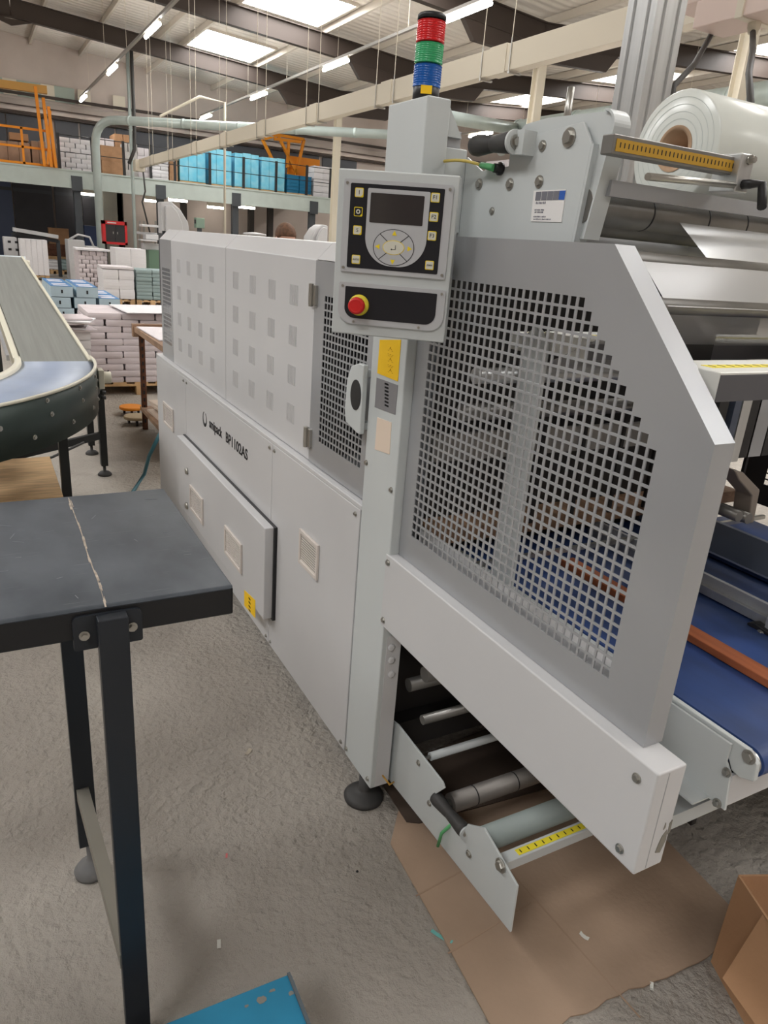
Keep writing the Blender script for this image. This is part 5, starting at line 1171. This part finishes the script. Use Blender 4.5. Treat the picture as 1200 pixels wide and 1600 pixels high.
# dark doors and pier under the mezzanine
DD = mat('dark sliding door', (62, 62, 68), .5, var=.1, vs=2)
for i, (px0, px1, m) in enumerate(((-40, 22, mat('blue grey door', (84, 96, 124), .5)), (24, 84, DD), (88, 128, DD), (130, 158, DD))):
    a = on(px0, 340, 'Y', YB - .1); b = on(px1, 340, 'Y', YB - .1)
    d = st(MB().box(a.x, b.x, YB - .12, YB - .02, .02, 2.85).build('door_%d' % (i + 1), m), 'dark sliding door leaf under the mezzanine')
    MB().box(a.x, b.x, YB - .15, YB - .12, 2.4, 2.5).build('door_rail', DG, d)
a = on(162, 340, 'Y', YB - .6); b = on(191, 340, 'Y', YB - .6)
st(MB().box(a.x, b.x, YB - .7, YB, 0, ZD - .09).build('wall_pier', mat('grey concrete pier', (172, 170, 160), .85, var=.1, vs=2)), 'grey concrete wall pier')
for i, (px, py) in enumerate(((135, 303), (240, 314), (278, 313), (337, 324), (385, 324))):
    p = on(px, py, 'Z', 2.5); y = min(max(p.y, YM + .5), YB - .8)
    l = thing('ceiling_lamp', ('first', 'second', 'third', 'fourth', 'fifth')[i] + ' lit tube lamp from the left under the mezzanine', 'lamp', (on(px, py, 'Y', y).x, y, 2.7)); c_ = on(px, py, 'Y', y)
    MB().box(c_.x - .3, c_.x + .3, y - .05, y + .05, c_.z + .03, max(c_.z + .06, ZD - .085)).build('housing', CREAM, l); MB().cyl((c_.x - .3, y, c_.z), (c_.x + .3, y, c_.z), .045, 10).build('tube', mat('lit low lamp', (255, 248, 238), .4, emit=14), l)
# red cabinet
Yr = 22
a = on(160, 344, 'Y', Yr); b = on(198, 344, 'Y', Yr); c_ = on(180, 382, 'Y', Yr)
rc = thing('tool_cabinet', 'red framed wall cabinet with dark doors beside the bent duct', 'cabinet', ((a.x + b.x) / 2, Yr, 0))
RED = mat('signal red', (204, 44, 48), .45); zt_, zb_ = a.z, c_.z
g = MB(); w_ = b.x - a.x
g.box(a.x, b.x, Yr, Yr + .3, zt_ - .09, zt_).box(a.x, b.x, Yr, Yr + .3, zb_, zb_ + .06).box(a.x, a.x + .07, Yr, Yr + .3, zb_, zt_).box(b.x - .06, b.x, Yr, Yr + .3, zb_, zt_); g.build('body', RED, rc)
for s in (0, 1):
    xx = a.x + .07 + s * (w_ - .13) / 2; d = MB().box(xx, xx + (w_ - .13) / 2 - .005, Yr + .02, Yr + .06, zb_ + .06, zt_ - .09).build('door', mat('charcoal door', (52, 50, 52), .5), rc)
    xh = a.x + w_ / 2 + (-.06 if s == 0 else .05); MB().box(xh, xh + .02, Yr, Yr + .02, (zb_ + zt_) / 2 - .03, (zb_ + zt_) / 2 + .03).build('handle', STEEL, d)
MB().box(a.x + .12, a.x + .35, Yr - .004, Yr, zt_ - .06, zt_ - .03).build('maker_plate', PAPER, rc)
for xx in (a.x + .05, b.x - .1): MB().box(xx, xx + .05, Yr + .1, Yr + .15, 0, zb_).build('leg', DARK, rc)
# machines at the far left
Y2 = 24
def bxp(px0, px1, py0, py1, y, d, z0=None):
    a = on(px0, py0, 'Y', y); b = on(px1, py1, 'Y', y); return a.x, b.x, y, y + d, (b.z if z0 is None else z0), a.z
ma = thing('printing_machine', 'white perforated machine cabinet at the far left', 'machine', (1.2, Y2, 0))
x0_, x1_, y0_, y1_, z0_, z1_ = bxp(5, 29, 370, 402, Y2, .8, 0); MB().box(x0_, x1_, y0_, y1_, 0, z1_).build('body', WHITE, ma, .02)
for i in range(5):
    for j in range(2):
        MB().box(x0_ + .1 + j * .18, x0_ + .18 + j * .18, Y2 - .005, Y2, z1_ - .15 - i * .2, z1_ - .09 - i * .2).build('vent_hole', DARK, ma)
rc2 = thing('roller_table', 'long pale roller table on the far left machine', 'roller table', (1.6, Y2 + .9, 0))
a = on(20, 358, 'Y', Y2 + .9); b = on(90, 370, 'Y', Y2 + .9); MB().bar(a, b, .5, .1).build('bed', WHITE, rc2); MB().bar(a - V(0, 0, .12), b - V(0, 0, .12), .4, .1).build('rollers', DARK, rc2)
for p in (a, b): MB().box(p.x - .05, p.x + .05, Y2 + .85, Y2 + .95, 0, p.z - .1).build('leg', DG, rc2)
a = on(30, 373, 'Y', 23); b = on(73, 373, 'Y', 23)
pallet(a.x, b.x, 23, 23.7, 0, 'pallet under the row of tall white boxes at the far left')
for i in range(5):
    w_ = (b.x - a.x) / 5; bundle('white_box', a.x + i * w_ + .006, a.x + (i + 1) * w_, 23, 23.7, .135, a.z, WPAP, 'tall narrow white box before the dark doors, ' + ('leftmost', 'second from left', 'middle', 'second from right', 'rightmost')[i], 'box', 'tall white boxes')
x0_, x1_, y0_, y1_, z0_, z1_ = bxp(72, 108, 362, 404, 27.2, .8, 0)
ct_ = thing('wooden_crate', 'reddish brown wooden crate before the dark doors', 'crate', ((x0_ + x1_) / 2, 27.6, 0))
for k in range(5):
    h_ = z1_ * .7 / 5; MB().box(x0_, x1_, 27.2, 27.23, k * h_, k * h_ + h_ * .85).build('slat', RUST if k > 2 else WOOD, ct_)
MB().box(x0_, x1_, 27.23, 28, 0, z1_ * .7).build('box_body', RUST, ct_)
tag(MB().box(x0_ + .1, x0_ + .7, 27.4, 27.8, z1_ * .7 + .002, z1_ * .7 + .5).build('carton', CARD), 'brown carton on the reddish wooden crate', 'carton')
x0_, x1_, y0_, y1_, z0_, z1_ = bxp(106, 155, 380, 404, 23.5, .9, 0)
wm = thing('feeder_machine', 'low white feeder machine behind the tall wrapped stack', 'machine', ((x0_ + x1_) / 2, 24, 0))
MB().box(x0_, x0_ + .45, 23.5, 24.3, 0, z1_ + .1).build('body', WHITE, wm, .02); MB().box(x0_ + .45, x1_, 23.5, 24.3, 0, z1_ - .05).build('body', WHITE, wm, .02)
MB().tube([(x0_ + .05, 23.6, z1_ + .1), (x0_ + .3, 23.6, z1_ + .25), (x0_ + .6, 23.6, z1_ + .2), (x0_ + .7, 23.6, z1_ - .05)], .03, 8).build('hoop', WHITE, wm)
x0_, x1_, y0_, y1_, z0_, z1_ = bxp(131, 152, 352, 382, 26.5, .5, 0)
tag(MB().box(x0_, x1_, 26.5, 27, 0, z1_).build('blue_cabinet', mat('navy cabinet', (44, 60, 96), .5), bevel=.02), 'navy blue cabinet behind the bent duct', 'cabinet')
# folding machine with pale sail shaped covers behind the hood
fm = thing('folding_machine', 'cluttered pale folding machine left of the hood top', 'machine', (on(230, 400, 'Y', 20).x, 20, 0))
for px0, px1, pyt, pyb, y in ((222, 250, 350, 356, 20), (218, 246, 362, 368, 20.3), (228, 255, 366, 376, 20), (225, 258, 380, 392, 20.2), (220, 246, 374, 378, 19.9)):
    a = on(px0, pyt, 'Y', y); b = on(px1, pyb, 'Y', y); MB().box(a.x, b.x, y, y + .4, b.z, a.z).build('paper_tray', WHITE, fm, .01)
a = on(232, 390, 'Y', 20.1); b = on(262, 430, 'Y', 20.1); MB().box(a.x, b.x, 20.1, 20.7, 0, a.z).build('body', mat('dull green machine', (98, 124, 104), .5), fm, .02)
for px in (222, 240, 215): 
    a = on(px, 345, 'Y', 20.5); MB().cyl((a.x, 20.5, .3), (a.x + .05, 20.5, a.z), .025, 8).build('upright', STEEL, fm)
def sail(px, py, y, s, lab, flip=1):
    p = on(px, py, 'Y', y); t = thing('machine_cover', lab, 'machine', (p.x, y, 0))
    q = [(-.5, -.6), (-.5, .55), (-.1, .6), (.25, .35), (.55, -.1), (.6, -.45), (.1, -.6)]
    MB().prism([(p.x + flip * u * s, p.z + v * s) for u, v in q], 'Y', y, y + .25).build('cover', WHITE, t, .02)
    MB().prism([(p.x + flip * (u * .6 - .05) * s, p.z + (v * .85 - .05) * s) for u, v in q], 'Y', y - .06, y).build('cover_lip', WHITE, t, .01)
    MB().box(p.x - .2, p.x + .2, y, y + .3, 0, p.z - .5 * s).build('stand', DG, t)
sail(272, 341, 13, .42, 'pale sail shaped machine cover above the left hood end')
sail(500, 368, 9, .22, 'pale angled machine cover beside the control panel', -1)
p = on(398, 366, 'Y', 8.5); t = thing('saucer_lamp', 'white shallow dish shaped cover seen above the hood', 'machine', (p.x, 8.5, 0)); MB().lathe([(.02, .02), (.12, .01), (.135, 0), (.12, -.012), (.03, -.02)], p, (0, 0, 1), 28).build('dish', WHITE, t); MB().cyl((p.x, 8.5, 0), (p.x, 8.5, p.z - .015), .03, 12).build('stem', DG, t)
a = on(306, 340, 'Y', 20); b = on(320, 357, 'Y', 20); g_ = thing('control_cabinet', 'small green control cabinet under the mezzanine', 'cabinet', ((a.x + b.x) / 2, 20, 0)); MB().box(a.x, b.x, 20, 20.2, b.z, a.z).build('body', mat('sage green', (128, 150, 134), .5), g_, .01); MB().box((a.x + b.x) / 2 - .05, (a.x + b.x) / 2 + .05, 20.05, 20.15, 0, b.z).build('stand', DG, g_)
MB().box(a.x - .03, a.x, 19.98, 20.05, b.z + .1, a.z - .05).build('switch', DARK, g_)
# things seen behind the upper bracket
for i, (px0, px1, pyt, y) in enumerate(((858, 962, 242, 4.6), (966, 1070, 246, 4.7))):
    a = on(px0, pyt, 'Y', y); b = on(px1, pyt, 'Y', y); stack(a.x, b.x, y, y + .8, .14, a.z, 3, 1, 7, PAPER, 'paper_bundle', 'grey white bundle in %s stack behind film bracket' % ('nearer', 'farther')[i], 'paper bundle', 'bundles behind the bracket %d' % i)
    pallet(a.x, b.x, y, y + .8, 0, 'pallet under the %s bundle stack behind the film bracket' % ('nearer', 'farther')[i])
# ================================================================ person
pe = on(443, 350, 'Y', 6.3); HX, HY, HZ = pe.x, 6.3, pe.z
SKIN = mat('skin', (206, 160, 138), .55); SHIRT = mat('dark work shirt', (58, 64, 78), .8); HAIR = mat('brown hair', (108, 78, 58), .7, var=.3, vs=40)
def skinned(name, verts, edges, rad, m, parent, root=0):
    me = bpy.data.meshes.new(name); me.from_pydata([Vector(v) - ORG[parent.name] for v in verts], edges, []); o = bpy.data.objects.new(name, me); COL.objects.link(o); o.parent = parent; ORG[o.name] = ORG[parent.name]
    me.materials.append(m); o.modifiers.new('skin', 'SKIN'); o.modifiers.new('sub', 'SUBSURF').levels = 2; o.modifiers['sub'].render_levels = 2
    for i, r in enumerate(rad): me.skin_vertices[0].data[i].radius = r if isinstance(r, tuple) else (r, r); me.skin_vertices[0].data[i].use_root = (i == root)
    o.modifiers['skin'].use_smooth_shade = True
    return o
ps = thing('person', 'person with short brown hair bowed over work behind the machine', 'person', (HX, HY, 0))
h = HZ
vs = [(HX, HY, .93), (HX, HY + .02, 1.15), (HX, HY, 1.38), (HX, HY - .02, 1.48), (HX, HY - .05, 1.56), (HX, HY - .06, h - .10),
      (HX - .19, HY, 1.40), (HX - .25, HY - .06, 1.14), (HX - .2, HY - .28, 1.02), (HX + .19, HY, 1.40), (HX + .25, HY - .06, 1.14), (HX + .2, HY - .28, 1.02),
      (HX - .1, HY, .86), (HX - .11, HY - .02, .48), (HX - .11, HY + .02, .08), (HX - .11, HY - .14, .04), (HX + .1, HY, .86), (HX + .11, HY - .02, .48), (HX + .11, HY + .02, .08), (HX + .11, HY - .14, .04)]
es = [(0, 1), (1, 2), (2, 3), (3, 4), (4, 5), (2, 6), (6, 7), (7, 8), (2, 9), (9, 10), (10, 11), (0, 12), (12, 13), (13, 14), (14, 15), (0, 16), (16, 17), (17, 18), (18, 19)]
ra = [(.16, .12), (.15, .11), (.17, .11), .065, .06, .06, .065, .048, .035, .065, .048, .035, .085, .06, .045, .035, .085, .06, .045, .035]
skinned('body', vs, es, ra, SHIRT, ps)
def ellip(c, rx, ry, rz, nm, m, n=18, k=12, cut=None):
    g = MB(); vs = []; fs = []
    for j in range(k + 1):
        th = math.pi * j / k
        for i in range(n):
            ph = 2 * math.pi * i / n; x, y, z = math.sin(th) * math.cos(ph), math.sin(th) * math.sin(ph), math.cos(th)
            if cut: x, y, z = cut(x, y, z)
            vs.append((c[0] + rx * x, c[1] + ry * y, c[2] + rz * z))
    fs = [(j * n + i, j * n + (i + 1) % n, (j + 1) * n + (i + 1) % n, (j + 1) * n + i) for j in range(k) for i in range(n)]
    g.add(vs, fs, True); return g.build(nm, m, ps)
hc = (HX, HY - .07, h - .115)
hd_ = ellip(hc, .077, .098, .118, 'head', SKIN, cut=lambda x, y, z: (x * (1 - .25 * max(0, -z)), y, z))
ellip((HX, HY - .058, h - .088), .088, .112, .104, 'hair', HAIR, cut=lambda x, y, z: (x, y, max(z, -.3 - .6 * max(0, y) + (.2 if y < -.5 else 0))))
for s in (-1, 1):
    ellip((HX + s * .08, HY - .06, h - .13), .012, .02, .032, 'ear', SKIN, 10, 8); ellip((HX + s * .03, HY - .158, h - .125), .011, .008, .008, 'eye', INK, 10, 8)
ellip((HX, HY - .17, h - .15), .014, .018, .024, 'nose', SKIN, 10, 8); ellip((HX, HY - .155, h - .19), .026, .008, .006, 'mouth', mat('lips', (170, 104, 96), .6), 10, 8)
for s in (-1, 1):                      # hands with five fingers resting forward on the bench
    w0 = V(HX + s * .2, HY - .28, 1.02); vs = [w0, w0 + V(0, -.05, -.005), w0 + V(0, -.09, -.01)]; es = [(0, 1), (1, 2)]; ra = [.026, (.034, .018), (.036, .016)]
    for q_ in range(4):
        dx = (-.027 + .018 * q_); L_ = (.06, .07, .066, .05)[q_]; i = len(vs)
        vs += [w0 + V(dx, -.10, -.008), w0 + V(dx, -.10 - L_ * .5, -.012), w0 + V(dx, -.10 - L_, -.03)]; es += [(2, i), (i, i + 1), (i + 1, i + 2)]; ra += [.009, .009, .008]
    i = len(vs); vs += [w0 + V(-s * .035, -.05, -.01), w0 + V(-s * .055, -.085, -.02)]; es += [(1, i), (i, i + 1)]; ra += [.011, .009]
    skinned('hand', vs, es, ra, SKIN, ps)

# one continuous body mesh; hair stays its child part
dg = bpy.context.evaluated_depsgraph_get(); BM = bmesh.new(); mats_ = [SHIRT, mat('dark trousers', (44, 46, 54), .85), SKIN, INK, MATS['lips']]
for o in [x for x in COL.objects if x.parent == ps and not x.name.startswith('hair')]:
    me = bpy.data.meshes.new_from_object(o.evaluated_get(dg)); k = len(BM.faces); BM.from_mesh(me); BM.faces.ensure_lookup_table()
    i = mats_.index(o.data.materials[0])
    for f in BM.faces[k:]:
        f.material_index = i; f.smooth = True
        if i == 0:
            z = f.calc_center_median().z
            if z < .95: f.material_index = 1
            elif z > 1.5: f.material_index = 2
    bpy.data.meshes.remove(me); bpy.data.objects.remove(o)
me = bpy.data.meshes.new('body'); BM.to_mesh(me); BM.free()
for m in mats_: me.materials.append(m)
o = bpy.data.objects.new('body', me); COL.objects.link(o); o.parent = ps
